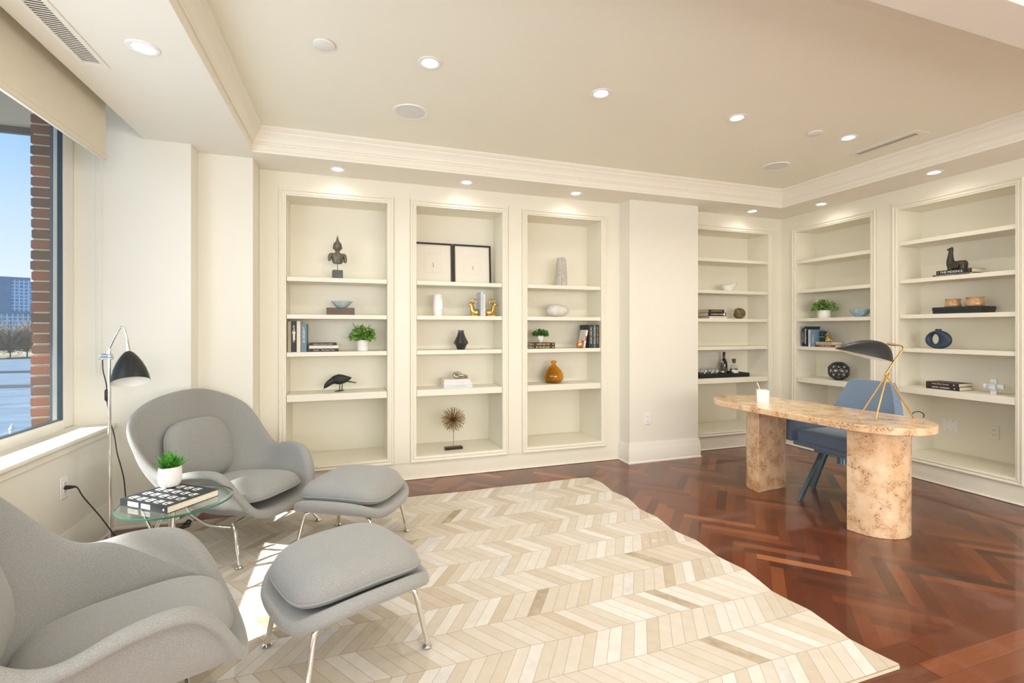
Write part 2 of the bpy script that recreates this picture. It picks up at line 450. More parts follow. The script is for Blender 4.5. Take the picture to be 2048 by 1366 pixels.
def smoothpath(pts, k=6):
    P = [Vector(p) for p in pts]; out = []
    for i in range(len(P) - 1):
        p0 = P[max(0, i - 1)]; p1 = P[i]; p2 = P[i + 1]; p3 = P[min(len(P) - 1, i + 2)]
        for j in range(k):
            t = j / k
            out.append(0.5 * ((2 * p1) + (p2 - p0) * t + (2 * p0 - 5 * p1 + 4 * p2 - p3) * t * t + (3 * p1 - p0 - 3 * p2 + p3) * t ** 3))
    out.append(P[-1])
    return out

def clip_poly(poly, x0, x1, y0, y1):
    def cl(P, ins, inter):
        out = []
        for i in range(len(P)):
            a, b = P[i - 1], P[i]
            if ins(b):
                if not ins(a): out.append(inter(a, b))
                out.append(b)
            elif ins(a): out.append(inter(a, b))
        return out
    def ix(x): return lambda a, b: (x, a[1] + (b[1] - a[1]) * (x - a[0]) / (b[0] - a[0]))
    def iy(y): return lambda a, b: (a[0] + (b[0] - a[0]) * (y - a[1]) / (b[1] - a[1]), y)
    for ins, it in ((lambda p: p[0] >= x0 - 1e-9, ix(x0)), (lambda p: p[0] <= x1 + 1e-9, ix(x1)), (lambda p: p[1] >= y0 - 1e-9, iy(y0)), (lambda p: p[1] <= y1 + 1e-9, iy(y1))):
        if not poly: return []
        poly = cl(poly, ins, it)
    return poly

def tiled_mesh(name, polys, mat, zfun):
    """polys: list of (polygon, tone, origin, axis u, axis v, len u, len v)"""
    vs, fs, tones, pl = [], [], [], []
    for poly, tone, org, au, av in polys:
        o = len(vs); fs.append(tuple(range(o, o + len(poly))))
        det = au[0] * av[1] - au[1] * av[0]
        for x, y in poly:
            dx, dy = x - org[0], y - org[1]
            pu = (dx * av[1] - dy * av[0]) / det; pv = (au[0] * dy - au[1] * dx) / det
            vs.append(zfun(x, y)); tones.append(tone); pl.append((pu, pv))
    me = bpy.data.meshes.new(name); me.from_pydata(vs, [], fs)
    l1 = me.uv_layers.new(name='tone'); l2 = me.uv_layers.new(name='plank')
    for p in me.polygons:
        for li in p.loop_indices:
            vi = me.loops[li].vertex_index
            l1.data[li].uv = tones[vi]; l2.data[li].uv = pl[vi]
    me.materials.append(mat)
    o = bpy.data.objects.new(name, me); COL.objects.link(o)
    return o

# ================================================================== ROOM SHELL
YA, XB, ZS, ZC = 4.377, 4.893, 2.676, 2.855
YBK = -3.4                      # wall behind the viewpoint
T0, T1, U0, U1 = -0.69, 4.43, 1.35, 3.96     # ceiling tray

# floor: herringbone field with straight border boards nearest the viewpoint
polys = []
W_, L_ = 0.067, 0.469
cs = math.sqrt(0.5)
BY = 1.42
fx0, fx1, fy0, fy1 = -1.56, 4.93, BY, 4.41
for i in range(-90, 90):
    for j in range(-15, 15):
        # classic herringbone lattice: horizontal + vertical plank pair, stepped by W along the diagonal
        bx = i * W_ + j * L_; by = i * W_ - j * L_
        for ver in (0, 1):
            if ver == 0: q = [(bx, by), (bx + L_, by), (bx + L_, by + W_), (bx, by + W_)]
            else: q = [(bx, by + W_), (bx + W_, by + W_), (bx + W_, by + W_ + L_), (bx, by + W_ + L_)]
            # rotate 45 degrees about the lattice origin, shift to the room centre
            r = [((x - y) * cs + 2.0, (x + y) * cs + 2.5) for x, y in q]
            if max(p[0] for p in r) < fx0 or min(p[0] for p in r) > fx1 or max(p[1] for p in r) < fy0 or min(p[1] for p in r) > fy1: continue
            c = clip_poly(r, fx0, fx1, fy0, fy1)
            if len(c) < 3: continue
            if ver == 0: au = (r[1][0] - r[0][0], r[1][1] - r[0][1]); av = (r[3][0] - r[0][0], r[3][1] - r[0][1]); org = r[0]
            else: au = (r[3][0] - r[0][0], r[3][1] - r[0][1]); av = (r[1][0] - r[0][0], r[1][1] - r[0][1]); org = r[0]
            polys.append((c, (min(1, max(0, rnd.gauss(0.44, 0.155) + (.28 if rnd.random() < .05 else 0))), rnd.random()), org, au, av))
y = BY; row = 0
while y > YBK - 0.1:
    w = 0.085 if row else 0.11
    x = fx0 - rnd.random()
    while x < fx1:
        ln = rnd.uniform(0.9, 1.7) if row < 6 else 2.6
        c = clip_poly([(x, y - w), (x + ln, y - w), (x + ln, y), (x, y)], fx0, fx1, YBK - 0.1, BY)
        if len(c) > 2: polys.append((c, (min(1, max(0, rnd.gauss(0.5, 0.2))), rnd.random()), (x, y - w), (ln, 0), (0, w)))
        x += ln
    y -= w; row += 1
fl = tiled_mesh('floor', polys, M['floor'], lambda x, y: (x, y, 0.0)); fl['kind'] = 'structure'
struct('floor_slab', MB().box(-1.56, 5.6, YBK - .1, 5.2, -0.12, -0.004), M['soil'])

# ceiling: soffit ring (lower) with tray recess, second tray behind the beam
m = MB()
def slab(x0, x1, y0, y1): m.box(x0, x1, y0, y1, ZS, ZS + 0.02)
slab(-1.35, T0, YBK, 4.45); slab(T0, T1, U1, 4.45); slab(T1, 4.95, YBK, 4.45); slab(T0, T1, 1.17, U1 - (U1 - U0))
struct('ceiling_soffit', m, M['soffit'], smooth=0)
m = MB().box(T0 - .3, T1 + .3, YBK, U1 + .3, ZC, ZC + 0.05)
struct('ceiling', m, M['ceil'], smooth=0)
m = MB()   # drop faces of the tray
m.box(T0 - .02, T0, U0, U1, ZS + .021, ZC).box(T1, T1 + .02, U0, U1, ZS + .021, ZC).box(T0 - .02, T1 + .02, U1, U1 + .02, ZS + .021, ZC)
m.box(T0 - .02, T1 + .02, 1.17, U0, ZS + .021, ZC)
struct('ceiling_drop', m, M['crown'], smooth=0)
m = MB()   # thin lip closing the soffit edge so the drop reads as one plane
crown = [(0.0, -0.118), (0.010, -0.118), (0.012, -0.110), (0.017, -0.106), (0.020, -0.096), (0.026, -0.080), (0.038, -0.060), (0.053, -0.046), (0.056, -0.040), (0.056, -0.034), (0.066, -0.026), (0.072, -0.014), (0.075, -0.012), (0.075, 0.0)]
frame_sweep(m, T0, T1, U0, U1, [(-o, z) for o, z in crown], lambda u, w, h: (u, w, ZC + h))
m2 = MB()
frame_sweep(m2, T0, T1, -6.0, 1.17, [(-o, z) for o, z in crown], lambda u, w, h: (u, w, ZC + h))
m.add(m2.v, m2.f)
# deeper front cornice (the room-side beam)
m.add([(T0, U0, ZC - .03), (T1, U0, ZC - .03), (T1, U0 + .235, ZC - .004), (T0, U0 + .235, ZC - .004)], [(0, 1, 2, 3)])
m.add([(T0, U0 + .235, ZC - .004), (T1, U0 + .235, ZC - .004), (T1, U0 + .235, ZC + .001), (T0, U0 + .235, ZC + .001)], [(0, 1, 2, 3)])
struct('trim_1', m, M['crown'], smooth=35)

# back wall (bookcase wall): thin face with bay openings
BAYS_A = [(-0.512, 0.311), (0.564, 1.385), (1.638, 2.455), (3.665, 4.685)]
ZB, ZT = 0.205, 2.482
m = MB()
panel_holes(m, -0.71, 4.90, 0.0, ZS, [(a, b, ZB, ZT) for a, b in BAYS_A], lambda a, b, z0, z1: m.box(a, b, YA, YA + .02, z0, z1))
struct('wall_back', m, M['paint'], smooth=0)
# right wall
BAYS_B = [(3.343, 4.175), (2.252, 3.087)]
m = MB()
panel_holes(m, YBK, 4.375, 0.0, ZS, [(a, b, ZB, ZT) for a, b in BAYS_B], lambda a, b, z0, z1: m.box(XB, XB + .02, a, b, z0, z1))
struct('wall_right', m, M['paint'], smooth=0)
struct('wall_front', MB().box(-1.9, 5.4, YBK - .08, YBK, 0, ZC), M['paint_wall'], smooth=0)
# pier beside the window and the stepped recess behind the chair
m = MB()
m.box(-1.86, -1.075, 3.94, 4.40, 0.0, 3.05).box(-1.075, -0.712, 4.11, 4.40, 0.0, ZS)
struct('wall_pier', m, M['paint_wall'], smooth=0)
# projecting column between the two bookcase runs
m = MB().box(2.675, 3.518, 4.190, 4.376, 0.0, ZS)
struct('wall_column', m, M['paint_wall'], smooth=0)
# window wall: apron below the sill, shade pocket and wall above
m = MB()
m.box(-1.86, -1.535, YBK, 3.94, 0.0, 0.695)
m.box(-1.86, -1.80, YBK, 3.94, 2.782, 3.05).box(-1.86, -1.335, YBK, 3.94, 3.0, 3.05).box(-1.352, -1.335, YBK, 4.0, ZS + .021, 3.0)
struct('wall_left', m, M['paint_wall'], smooth=0)
m = MB().box(-1.775, -1.508, YBK, 3.938, 0.694, 0.72)
struct('trim_2', m, M['paint_wall'], bevel=.008, seg=3)
struct('trim_3', MB().box(-1.534, -1.524, YBK, 3.938, 0.655, 0.692), M['paint_wall'], bevel=.003)

# baseboards
def baseboard(name, pts, h=0.2, t=0.018, closed=False):
    """pts: plan polyline with room on the left-hand side normal given by offsets"""
    prof = [(0.0, 0.0), (t + .006, 0.0), (t + .006, .012), (t, .02), (t, h - .06), (t - .004, h - .052), (t - .004, h - .03), (t - .010, h - .012), (t - .012, h), (0, h)]
    mb = MB(); n = len(prof); vs = []
    P = [Vector((p[0], p[1], 0)) for p in pts]
    for i, p in enumerate(P):
        d0 = (P[i] - P[i - 1]).normalized() if i else (P[1] - P[0]).normalized()
        d1 = (P[i + 1] - P[i]).normalized() if i < len(P) - 1 else d0
        n0 = Vector((-d0.y, d0.x, 0)); n1 = Vector((-d1.y, d1.x, 0))
        k = n0 + n1; k = k / max(0.2, k.dot(n0))
        for o, z in prof: vs.append((p.x + k.x * o, p.y + k.y * o, z))
    fs = []
    for i in range(len(P) - 1):
        for j in range(n - 1):
            fs.append((i * n + j, (i + 1) * n + j, (i + 1) * n + j + 1, i * n + j + 1))
    fs += [tuple(range(n)), tuple((len(P) - 1) * n + j for j in range(n))]
    mb.add(vs, fs)
    return struct(name, mb, M['paint_wall'], smooth=30)
baseboard('baseboard_column', [(2.674, YA), (2.674, 4.189), (3.519, 4.189), (3.519, YA)][::-1])
baseboard('baseboard_left', [(-1.534, YBK), (-1.534, 3.939)][::-1], h=.21)
baseboard('baseboard_pier', [(-1.53, 3.939), (-1.074, 3.939), (-1.074, 4.109), (-0.711, 4.109), (-0.711, YA)][::-1], h=.21)
m = MB()
m.box(-0.70, 2.66, YA - .014, YA, 0.0, .014); m.box(3.53, 4.88, YA - .014, YA, 0.0, .014)
struct('baseboard_back', m, M['paint'], bevel=.006)
struct('baseboard_right', MB().box(XB - .014, XB, YBK, 4.36, 0.0, .014), M['paint'], bevel=.006)

# raised pilasters with clipped shoulders between the bays
def pilaster_poly(a, b):
    c = 0.035
    return [(a, .155), (b, .155), (b, 2.545), (b - c * .9, 2.585), (a + c * .9, 2.585), (a, 2.545)]
m = MB()
for a, b in ((0.370, 0.505), (1.444, 1.579)):
    q = pilaster_poly(a, b); n = len(q)
    m.add([(x, YA, z) for x, z in q] + [(x, YA - .007, z) for x, z in q], [tuple(range(n, 2 * n))] + [(i, (i + 1) % n, n + (i + 1) % n, n + i) for i in range(n)])
for a, b in ((3.146, 3.284), (2.05, 2.192)):
    q = pilaster_poly(a, b); n = len(q)
    m.add([(XB, y, z) for y, z in q] + [(XB - .007, y, z) for y, z in q], [tuple(range(n, 2 * n))] + [(i, (i + 1) % n, n + (i + 1) % n, n + i) for i in range(n)])
struct('trim_4', m, M['paint'], smooth=0)

# ------------------------------------------------------------------ built-in bookcases
def bookcase(loc, rz, w, shelves, label, zb=ZB, zt=ZT, du=.31, dl=.49):
    """local: x along the wall from the left jamb, y into the wall from the face, z up. shelves: (top z, thickness, is_deep)"""
    t = thing('built_in_bookcase', label, 'bookcase', loc, rz, 'built-in bookcases')
    y0 = .0202; zd = shelves[-1][0]; th = .018
    m = MB()   # carcass: sides, back, top and the deeper lower box
    m.box(-th, 0, y0, du, zd - .04, zt).box(w, w + th, y0, du, zd - .04, zt)
    m.box(-th, 0, y0, dl, zb - .02, zd - .03).box(w, w + th, y0, dl, zb - .02, zd - .03)
    m.box(-th, w + th, du, du + th, zd - .03, zt + .02).box(-th, w + th, dl, dl + th, zb - .02, zd)
    m.box(-th, w + th, y0, du, zt, zt + .02)
    part('carcass', m, M['paint'], t, smooth=0)
    part('bottom_board', MB().box(-th, w + th, .0, dl, zb - .025, zb), M['paint'], t, smooth=0)
    prof = [(-.0007, .019), (-.0007, -.006), (.011, -.006), (.013, -.012), (.019, -.014), (.024, -.012), (.026, -.008), (.036, -.008), (.039, -.018), (.045, -.020), (.052, -.017), (.055, 0.0)]
    m = MB()
    frame_sweep(m, 0, w, zb, zt, prof, lambda u, q, h: (u, h, q))
    part('moulding', m, M['paint'], t, smooth=30)
    for k, (z, tk, deep) in enumerate(shelves):
        d = dl if deep else du
        part('shelf', MB().box(.004, w - .004, .003 if not deep else -.001, (d if not deep else dl) - .002, z - tk, z), M['paint'], t, bevel=.002)
    return t
SA = [(1.803, .037, 0), (1.486, .037, 0), (1.167, .037, 0), (0.808, .058, 1)]
bookcase((-0.512, YA, 0), 0, .823, SA, 'built-in cream bookcase behind the grey armchairs, with the crow on its lowest shelf')
bookcase((0.564, YA, 0), 0, .821, SA, 'built-in cream bookcase holding two black picture frames')
bookcase((1.638, YA, 0), 0, .817, SA, 'built-in cream bookcase holding the amber glass vase')
bookcase((3.665, YA, 0), 0, 1.02, [(2.166, .037, 0)] + [(1.805, .037, 0), (1.483, .037, 0), (1.163, .037, 0), (.805, .058, 1)], 'built-in cream bookcase with the drinks tray, right of the plain column')
bookcase((XB, 4.175, 0), -PI / 2, .832, [(2.153, .037, 0), (1.812, .037, 0), (1.487, .037, 0), (1.165, .037, 0), (.812, .058, 1)], 'built-in cream bookcase with the dark lattice ball, behind the blue chair')
bookcase((XB, 3.087, 0), -PI / 2, .835, [(2.18, .037, 0), (1.825, .037, 0), (1.497, .037, 0), (1.187, .037, 0), (.828, .058, 1)], 'built-in cream bookcase with the llama figure, at the right edge')

# ------------------------------------------------------------------ window, exterior
YW = 3.938
wn = MB()
wn.box(-1.80, -1.745, YW - .115, YW, .721, 2.78)                 # jamb next to the pier
wn.box(-1.80, -1.745, YBK, YW - .115, .721, .780)              # bottom rail
wn.box(-1.80, -1.765, YBK, YW - .115, 2.72, 2.78)               # head
for y in (2.05, .2, -1.65):
    wn.box(-1.80, -1.755, y - .04, y + .04, .780, 2.72)
win = struct('window_1', wn, M['whitemetal'], bevel=.006)
g = MB().box(-1.776, -1.752, YW - .1215, YW - .1155, .7808, 2.719).box(-1.776, -1.752, YBK, YW - .122, .7805, .786)
struct('gasket', g, M['gasket'], win, smooth=0)
g = MB().add([(-1.772, YBK, .781), (-1.772, YW - .1155, .781), (-1.772, YW - .1155, 2.72), (-1.772, YBK, 2.72)], [(0, 1, 2, 3)])
struct('glass', g, M['pane'], win, smooth=0)

so = MB().box(-1.862, -1.802, YW - .02, YW + .05, -.4, 3.4)
struct('outer_frame', so, M['gasket'], win, smooth=0)
# exterior brick return of the window opening: one mesh of tumbled bricks on a mortar core
k = NT('red_brick')
oi = k.n('ShaderNodeUVMap'); oi.uv_map = 'tone'
sx = k.n('ShaderNodeSeparateXYZ'); k.l(oi.outputs['UV'], sx.inputs[0])
nz = k.noise(40, 4, .7)
ad = k.n('ShaderNodeMath', operation='MULTIPLY_ADD'); ad.inputs[1].default_value = .5; ad.inputs[2].default_value = -.25; k.l(nz.outputs['Fac'], ad.inputs[0])
a2 = k.n('ShaderNodeMath', operation='ADD'); k.l(ad.outputs[0], a2.inputs[0]); k.l(sx.outputs['X'], a2.inputs[1])
r = k.ramp([(0, rgb(96, 76, 64)), (.5, rgb(132, 86, 70)), (1, rgb(158, 94, 74))], a2.outputs[0])
k.l(r.outputs['Color'], k.b.inputs['Base Color']); k.set(Roughness=.9); k.bump(nz.outputs['Fac'], .5, .004)
M['brick'] = k.m
M['mortar'] = plain('pale_mortar', rgb(205, 192, 170), .95, scale=60)
bv, bf, bt = [], [], []
z = -0.4; row = 0
while z < 3.4:
    for col in range(5):
        y0 = 4.0 + (0 if col == 0 else (.1 if row % 2 else .205) + (col - 1) * .21)
        y1 = 4.0 + ((.1 if row % 2 else .205) + col * .21) - .01
        b = .006; x0, x1 = -2.0 + rnd.uniform(-.004, .004), -1.878
        o = len(bv)
        for zz, ins in ((z, b), (z + b, 0), (z + .053, 0), (z + .059, b)):
            bv += [(x0 + ins, y0 + ins, zz), (x1, y0 + ins, zz), (x1, y1 - ins, zz), (x0 + ins, y1 - ins, zz)]
        for q in range(3):
            for e in range(4):
                bf.append((o + q * 4 + e, o + q * 4 + (e + 1) % 4, o + q * 4 + 4 + (e + 1) % 4, o + q * 4 + 4 + e))
        bf += [(o + 3, o + 2, o + 1, o), (o + 12, o + 13, o + 14, o + 15)]
        bt += [(rnd.random(), rnd.random())] * 14
    z += .0695; row += 1
me = bpy.data.meshes.new('wall_exterior'); me.from_pydata(bv, [], bf)
ul = me.uv_layers.new(name='tone')
for p in me.polygons:
    for li in p.loop_indices: ul.data[li].uv = bt[p.index]
me.materials.append(M['brick'])
wb = bpy.data.objects.new('wall_exterior', me); COL.objects.link(wb); wb['kind'] = 'structure'
struct('mortar_core', MB().box(-1.99, -1.879, 4.006, 5.05, -.4, 3.4), M['mortar'], wb, smooth=0)
# broad canopy over the terrace, its underside seen through the window
M['stucco'] = plain('tan_stucco', rgb(228, 192, 152), .9, var=.06, scale=30, bump=.2)
struct('roof_canopy', MB().box(-8.03, -2.6, -9, 13.5, 5.85, 6.2), M['stucco'], smooth=0)
struct('trim_5', MB().box(-8.15, -8.031, -9, 13.6, 5.70, 6.25).box(-8.031, -2.6, 13.501, 13.6, 5.70, 6.25), plain('fascia_bronze', (.09, .085, .08, 1), .5), smooth=0)
struct('exterior_wall_high', MB().box(-2.6, -1.9, -9, 13.5, 3.42, 6.2), M['brick'], smooth=0)

# river, far bank, trees, towers
k = NT('river_water')
nz = k.noise(.09, 5, .6, stretch=(1, 3.5, 1))
r = k.ramp([(.3, rgb(92, 112, 130)), (.7, rgb(126, 142, 156))], nz.outputs['Fac'])
k.l(r.outputs['Color'], k.b.inputs['Base Color']); k.set(Roughness=.55, Specular_IOR_Level=.2); k.bump(nz.outputs['Fac'], .4, .3)
rv = struct('river', MB().add([(-420, -60, -12), (60, -60, -12), (60, 420, -12), (-420, 420, -12)], [(0, 1, 2, 3)]), k.m, smooth=0)
bank = onZ(30, 718, -12)
dirv = Vector((bank.x, bank.y, 0)).normalized(); side = Vector((dirv.y, -dirv.x, 0))
M['bankm'] = plain('winter_bank', rgb(150, 140, 120), .95, var=.2, scale=.2)
def along(a, d, z): return bank + side * a + dirv * d + Vector((0, 0, z))
m = MB(); q = [along(-90, 0, 0), along(90, 0, 0), along(90, 160, 3), along(-90, 160, 3)]
m.add([tuple(p) for p in q], [(0, 1, 2, 3)]); struct('river_bank', m, M['bankm'], smooth=0)
# bare winter trees on the bank
M['bark'] = plain('grey_bark', rgb(142, 132, 122), .9, var=.2, scale=2)
k = NT('bare_twig_crown'); nz = k.noise(.5, 3)
r = k.ramp([(.3, rgb(112, 108, 98)), (.7, rgb(172, 160, 146))], nz.outputs['Fac']); k.l(r.outputs['Color'], k.b.inputs['Base Color']); k.set(Roughness=.95)
M['twigs'] = k.m
k = NT('evergreen_scrub'); nz = k.noise(.5, 3)
r = k.ramp([(.3, rgb(84, 96, 74)), (.7, rgb(132, 138, 108))], nz.outputs['Fac']); k.l(r.outputs['Color'], k.b.inputs['Base Color']); k.set(Roughness=.95)
M['scrub'] = k.m
def bare_tree(p, h, label):
    t = thing('bare_tree', label, 'tree', p, 0, 'winter trees on the far river bank')
    m = MB(); m.tube([(0, 0, 0), (0, 0, h * .55), (.3, 0, h * .9)], [h * .02, h * .013, h * .004], 6)
    tw = MB()
    for _ in range(320):
        a = rnd.uniform(0, 2 * PI); e = rnd.uniform(.1, 1.35); s = rnd.uniform(.25, .62) * h
        z0 = h * rnd.uniform(.15, .6)
        d = Vector((math.cos(a) * math.cos(e), math.sin(a) * math.cos(e), math.sin(e)))
        p0 = Vector((0, 0, z0)); p1 = p0 + d * s * .75; p2 = p1 + (d + Vector((rnd.uniform(-.4, .4), rnd.uniform(-.4, .4), .25))) * s * .3
        tw.tube([p0, p1, p2], [h * .009, h * .006, h * .002], 3, False)
    part('trunk', m, M['bark'], t); part('twig_crown', tw, M['twigs'], t, smooth=0)
tl = ['bare grey winter tree across the river, first from the brick edge', 'bare grey winter tree across the river, second from the brick edge', 'bare grey winter tree across the river, third from the brick edge', 'bare grey winter tree across the river, fourth from the brick edge', 'bare grey winter tree across the river, at the left edge of the window view']
for i, a in enumerate((9.5, 4, -1.5, -7, -12.5)):
    bare_tree(along(a, 8 + 4 * (i % 2), 0), (15.0, 17.5, 15.5, 17.0, 16.0)[i], tl[i])
m = MB()
for _ in range(900):
    a = rnd.uniform(-45, 45); d = rnd.uniform(18, 34); hh = rnd.uniform(6, 15); c = along(a, d, 0)
    s = rnd.uniform(.4, .9)
    for q in range(4):
        v = Vector((rnd.uniform(-1, 1), rnd.uniform(-1, 1), rnd.uniform(-.5, 1))) * s
        w = Vector((rnd.uniform(-1, 1), rnd.uniform(-1, 1), rnd.uniform(-.5, 1))) * s
        b = c + Vector((0, 0, hh * rnd.uniform(.1, 1)))
        m.add([tuple(b), tuple(b + v), tuple(b + w)], [(0, 1, 2)])
o = part('bank_undergrowth', m, M['twigs'], smooth=0); tag(o, 'tangle of leafless scrub along the far river bank', 'scrub'); o['kind'] = 'stuff'
# glass towers
k = NT('tower_glass')
tc = k.n('ShaderNodeTexCoord')
bk = k.n('ShaderNodeTexBrick'); bk.offset = 0; bk.inputs['Scale'].default_value = 1.0
bk.inputs['Brick Width'].default_value = 2.2; bk.inputs['Row Height'].default_value = 2.3; bk.inputs['Mortar Size'].default_value = .36
bk.inputs['Color1'].default_value = rgb(74, 120, 164); bk.inputs['Color2'].default_value = rgb(96, 146, 190); bk.inputs['Mortar'].default_value = rgb(164, 200, 226)
mp = k.n('ShaderNodeMapping'); mp.inputs['Rotation'].default_value = (PI / 2, 0, 0); k.l(tc.outputs['Object'], mp.inputs['Vector']); k.l(mp.outputs['Vector'], bk.inputs['Vector'])
k.l(bk.outputs['Color'], k.b.inputs['Base Color']); k.set(Roughness=.3)
M['tower'] = k.m
M['tower2'] = plain('dark_tower_glass', rgb(84, 126, 166), .3, var=.12, scale=.6)
ang = math.atan2(side.y, side.x)
def tower(px0, px1, ytop, D, label, dark_from=None, d=30):
    mid = _ray((px0 + px1) / 2, HYP); s = D / (mid[0] ** 2 + mid[1] ** 2) ** .5
    t0 = Vector((mid[0] * s, mid[1] * s, -12))
    W = (px1 - px0) / FPX * D * .80
    Hh = (HYP - ytop) / FPX * D * .70 + 13.36
    t = thing('apartment_tower', label, 'building', t0, ang)
    part('facade', MB().box(-W / 2, W / 2, 0, d, 0, Hh), M['tower'], t, smooth=0)
    part('roof_parapet', MB().box(-W / 2 - .4, W / 2 + .4, -.4, d, Hh, Hh + 1.6), M['tower2'], t, smooth=0)
    if dark_from is not None:
        part('dark_bay', MB().box(-W / 2, -W / 2 + W * dark_from, -1.0, 0, 0, Hh), M['tower2'], t, smooth=0)
    return t
tower(-34, 36, 560, 470, 'blue glass tower across the river with a dark left bay', .68)
tower(36.5, 96, 567, 545, 'paler apartment tower beside the brick edge, across the river')
tower(-70, 120, 628, 410, 'low blue podium building behind the bare trees', d=16)
# dark jetties on the water and a white lantern post
M['jetty'] = plain('grey_jetty', rgb(96, 108, 116), .8)
for (yy, hh, lab) in ((745, .7, 'thin dark jetty on the river, the farther one'), (773, 1.3, 'wide dark jetty on the river, the nearer one')):
    a = onZ(-40, yy, -11.6); b = onZ(110, yy - 3, -11.6); dv = (b - a)
    t = part('jetty', MB().box(0, dv.length, -hh, hh, -.4, .35), M['jetty'], None, loc=a, rot=(0, 0, math.atan2(dv.y, dv.x)), smooth=0)
    tag(t, lab, 'jetty')
lp = onZ(24, 905, -6.0)
t = thing('lantern_post', 'white lantern on a pale post in front of the river', 'lamp post', lp)
part('post', MB().cyl((0, 0, -6), (0, 0, 1.0), .06, n=10), M['marblew'], t)
part('lantern', MB().lathe([(.05, 1.0), (.12, 1.03), (.13, 1.40), (.17, 1.42), (.04, 1.62), (.02, 1.72), (1e-7, 1.75)], 10), M['white'], t)
# roller blind in the pocket above the window
t = thing('roller_blind', 'cream roller blind lowered a little over the top of the window', 'window blind', (-1.43, 3.58, 2.40))
part('blind_fabric', MB().box(-.002, .002, -6.6, 0, .03, .42), M['blind'], t, smooth=0)
part('hem_bar', MB().box(-.012, .012, -6.6, 0, -.005, .03), M['blind'], t, bevel=.006)
part('roller', MB().cyl((-.0, -6.6, .45), (0, .02, .45), .035, n=20), M['blind'], t)
ch = MB()
ch.tube([(-.0, 0, .45), (-.0, 0, 0)], .001, 5)
o = tag(part('blind_chain', MB().tube(smoothpath([(-1.585, 3.915, 2.72), (-1.592, 3.915, 1.6), (-1.596, 3.915, 1.10), (-1.608, 3.915, 1.065), (-1.62, 3.915, 1.10), (-1.625, 3.915, 1.6), (-1.63, 3.915, 2.72)], 8), .0022, 6), M['white']), 'thin white blind chain looped down beside the window', 'blind chain')

# ------------------------------------------------------------------ ceiling fittings
LIGHTS = []
def downlight(x, y, z, label, on=True, proto=[None]):
    if proto[0] is None:
        t = thing('recessed_downlight', label, 'ceiling light', (x, y, z), 0, 'recessed ceiling downlights')
        part('trim_ring', MB().lathe([(.040, -.001), (.044, -.004), (.060, -.007), (.066, -.004), (.067, -.0005)], 40), M['white'], t)
        part('lens', MB().lathe([(1e-7, -.0022), (.041, -.0022)], 40), M['lens'], t)
        proto[0] = t
    else:
        t = copy_tree(proto[0], (x, y, z), 0, label)
    LIGHTS.append((x, y, z))
downlight(-.918, 2.66, ZS, 'lit downlight in the lowered ceiling strip along the window')
for x, l in ((.42, 'lit downlight in the tray, first of four from the window'), (1.503, 'lit downlight in the tray, second of four from the window'), (2.585, 'lit downlight in the tray, third of four from the window'), (3.676, 'lit downlight in the tray beside the long ceiling vent')):
    downlight(x, 2.68, ZC, l)
for x, l in ((-.102, 'small lit downlight over the bookcase with the crow'), (.982, 'small lit downlight over the bookcase with the picture frames'), (2.064, 'small lit downlight over the bookcase with the amber vase'), (4.236, 'small lit downlight over the bookcase with the drinks tray')):
    downlight(x, 4.17, ZS, l)
downlight(4.68, 3.70, ZS, 'small downlight over the bookcase with the lattice ball')
downlight(4.635, 2.653, ZS, 'small lit downlight over the bookcase with the llama')
for x, y, l in ((-.132, 2.679, 'flat white cover disc on the tray ceiling nearer the window'), (3.34, 2.69, 'flat white cover disc on the tray ceiling nearer the long vent')):
    tag(part('ceiling_cover_plate', MB().lathe([(1e-7, -.011), (.050, -.011), (.053, -.009), (.053, -.003), (.046, -.003), (.046, 0)], 36), M['white'], None, loc=(x, y, ZC - .0005)), l, 'cover plate', 'ceiling cover plates')
sp = None
for x, y, l in ((.39, 3.325, 'round white ceiling speaker nearer the window'), (3.69, 3.36, 'round white ceiling speaker nearer the corner')):
    if sp is None:
        sp = thing('ceiling_speaker', l, 'speaker', (x, y, ZC - .0005), 0, 'in-ceiling speakers')
        part('trim_ring', MB().lathe([(.098, -.004), (.104, -.008), (.116, -.007), (.119, -.003), (.119, 0)], 48), M['white'], sp)
        part('grille', MB().lathe([(1e-7, -.006), (.06, -.0058), (.099, -.0045)], 48), M['grille'], sp)
    else: copy_tree(sp, (x, y, ZC - .0005), 0, l)
def vent(loc, rz, L, W, n, label, slot=.42):
    t = thing('air_vent', label, 'air vent', loc, rz, 'ceiling air vents')
    w = W * slot / 2
    m = MB(); z0 = -.006
    m.box(-W / 2, -w, -L / 2, L / 2, z0, 0).box(w, W / 2, -L / 2, L / 2, z0, 0).box(-w, w, -L / 2, -L / 2 + .04, z0, 0).box(-w, w, L / 2 - .04, L / 2, z0, 0)
    part('vent_frame', m, M['soffit'], t, bevel=.002)
    part('duct', MB().box(-w, w, -L / 2 + .04, L / 2 - .04, -.0012, -.0004), M['ventdark'], t, smooth=0)
    m = MB()
    for i in range(n):
        y = -L / 2 + .04 + (L - .08) * (i + .5) / n
        p = (L - .08) / n
        m.add([(-w, y - p * .14, -.0013), (w, y - p * .14, -.0013), (w, y - p * .10, -.004), (-w, y - p * .10, -.004), (-w, y + p * .06, -.0013), (w, y + p * .06, -.0013), (w, y + p * .10, -.004), (-w, y + p * .10, -.004)],
              [(0, 1, 2, 3), (4, 7, 6, 5), (3, 2, 6, 7), (0, 4, 5, 1), (0, 3, 7, 4), (1, 5, 6, 2)])
    part('louver', m, M['soffit'], t, smooth=0)
vent((4.09, 2.68, ZC), 0, .54, .145, 26, 'long cream ceiling vent near the right-hand crown moulding')
vent((-1.205, 2.10, ZS), 0, 1.65, .118, 95, 'long white air vent in the ceiling strip above the window', .62)

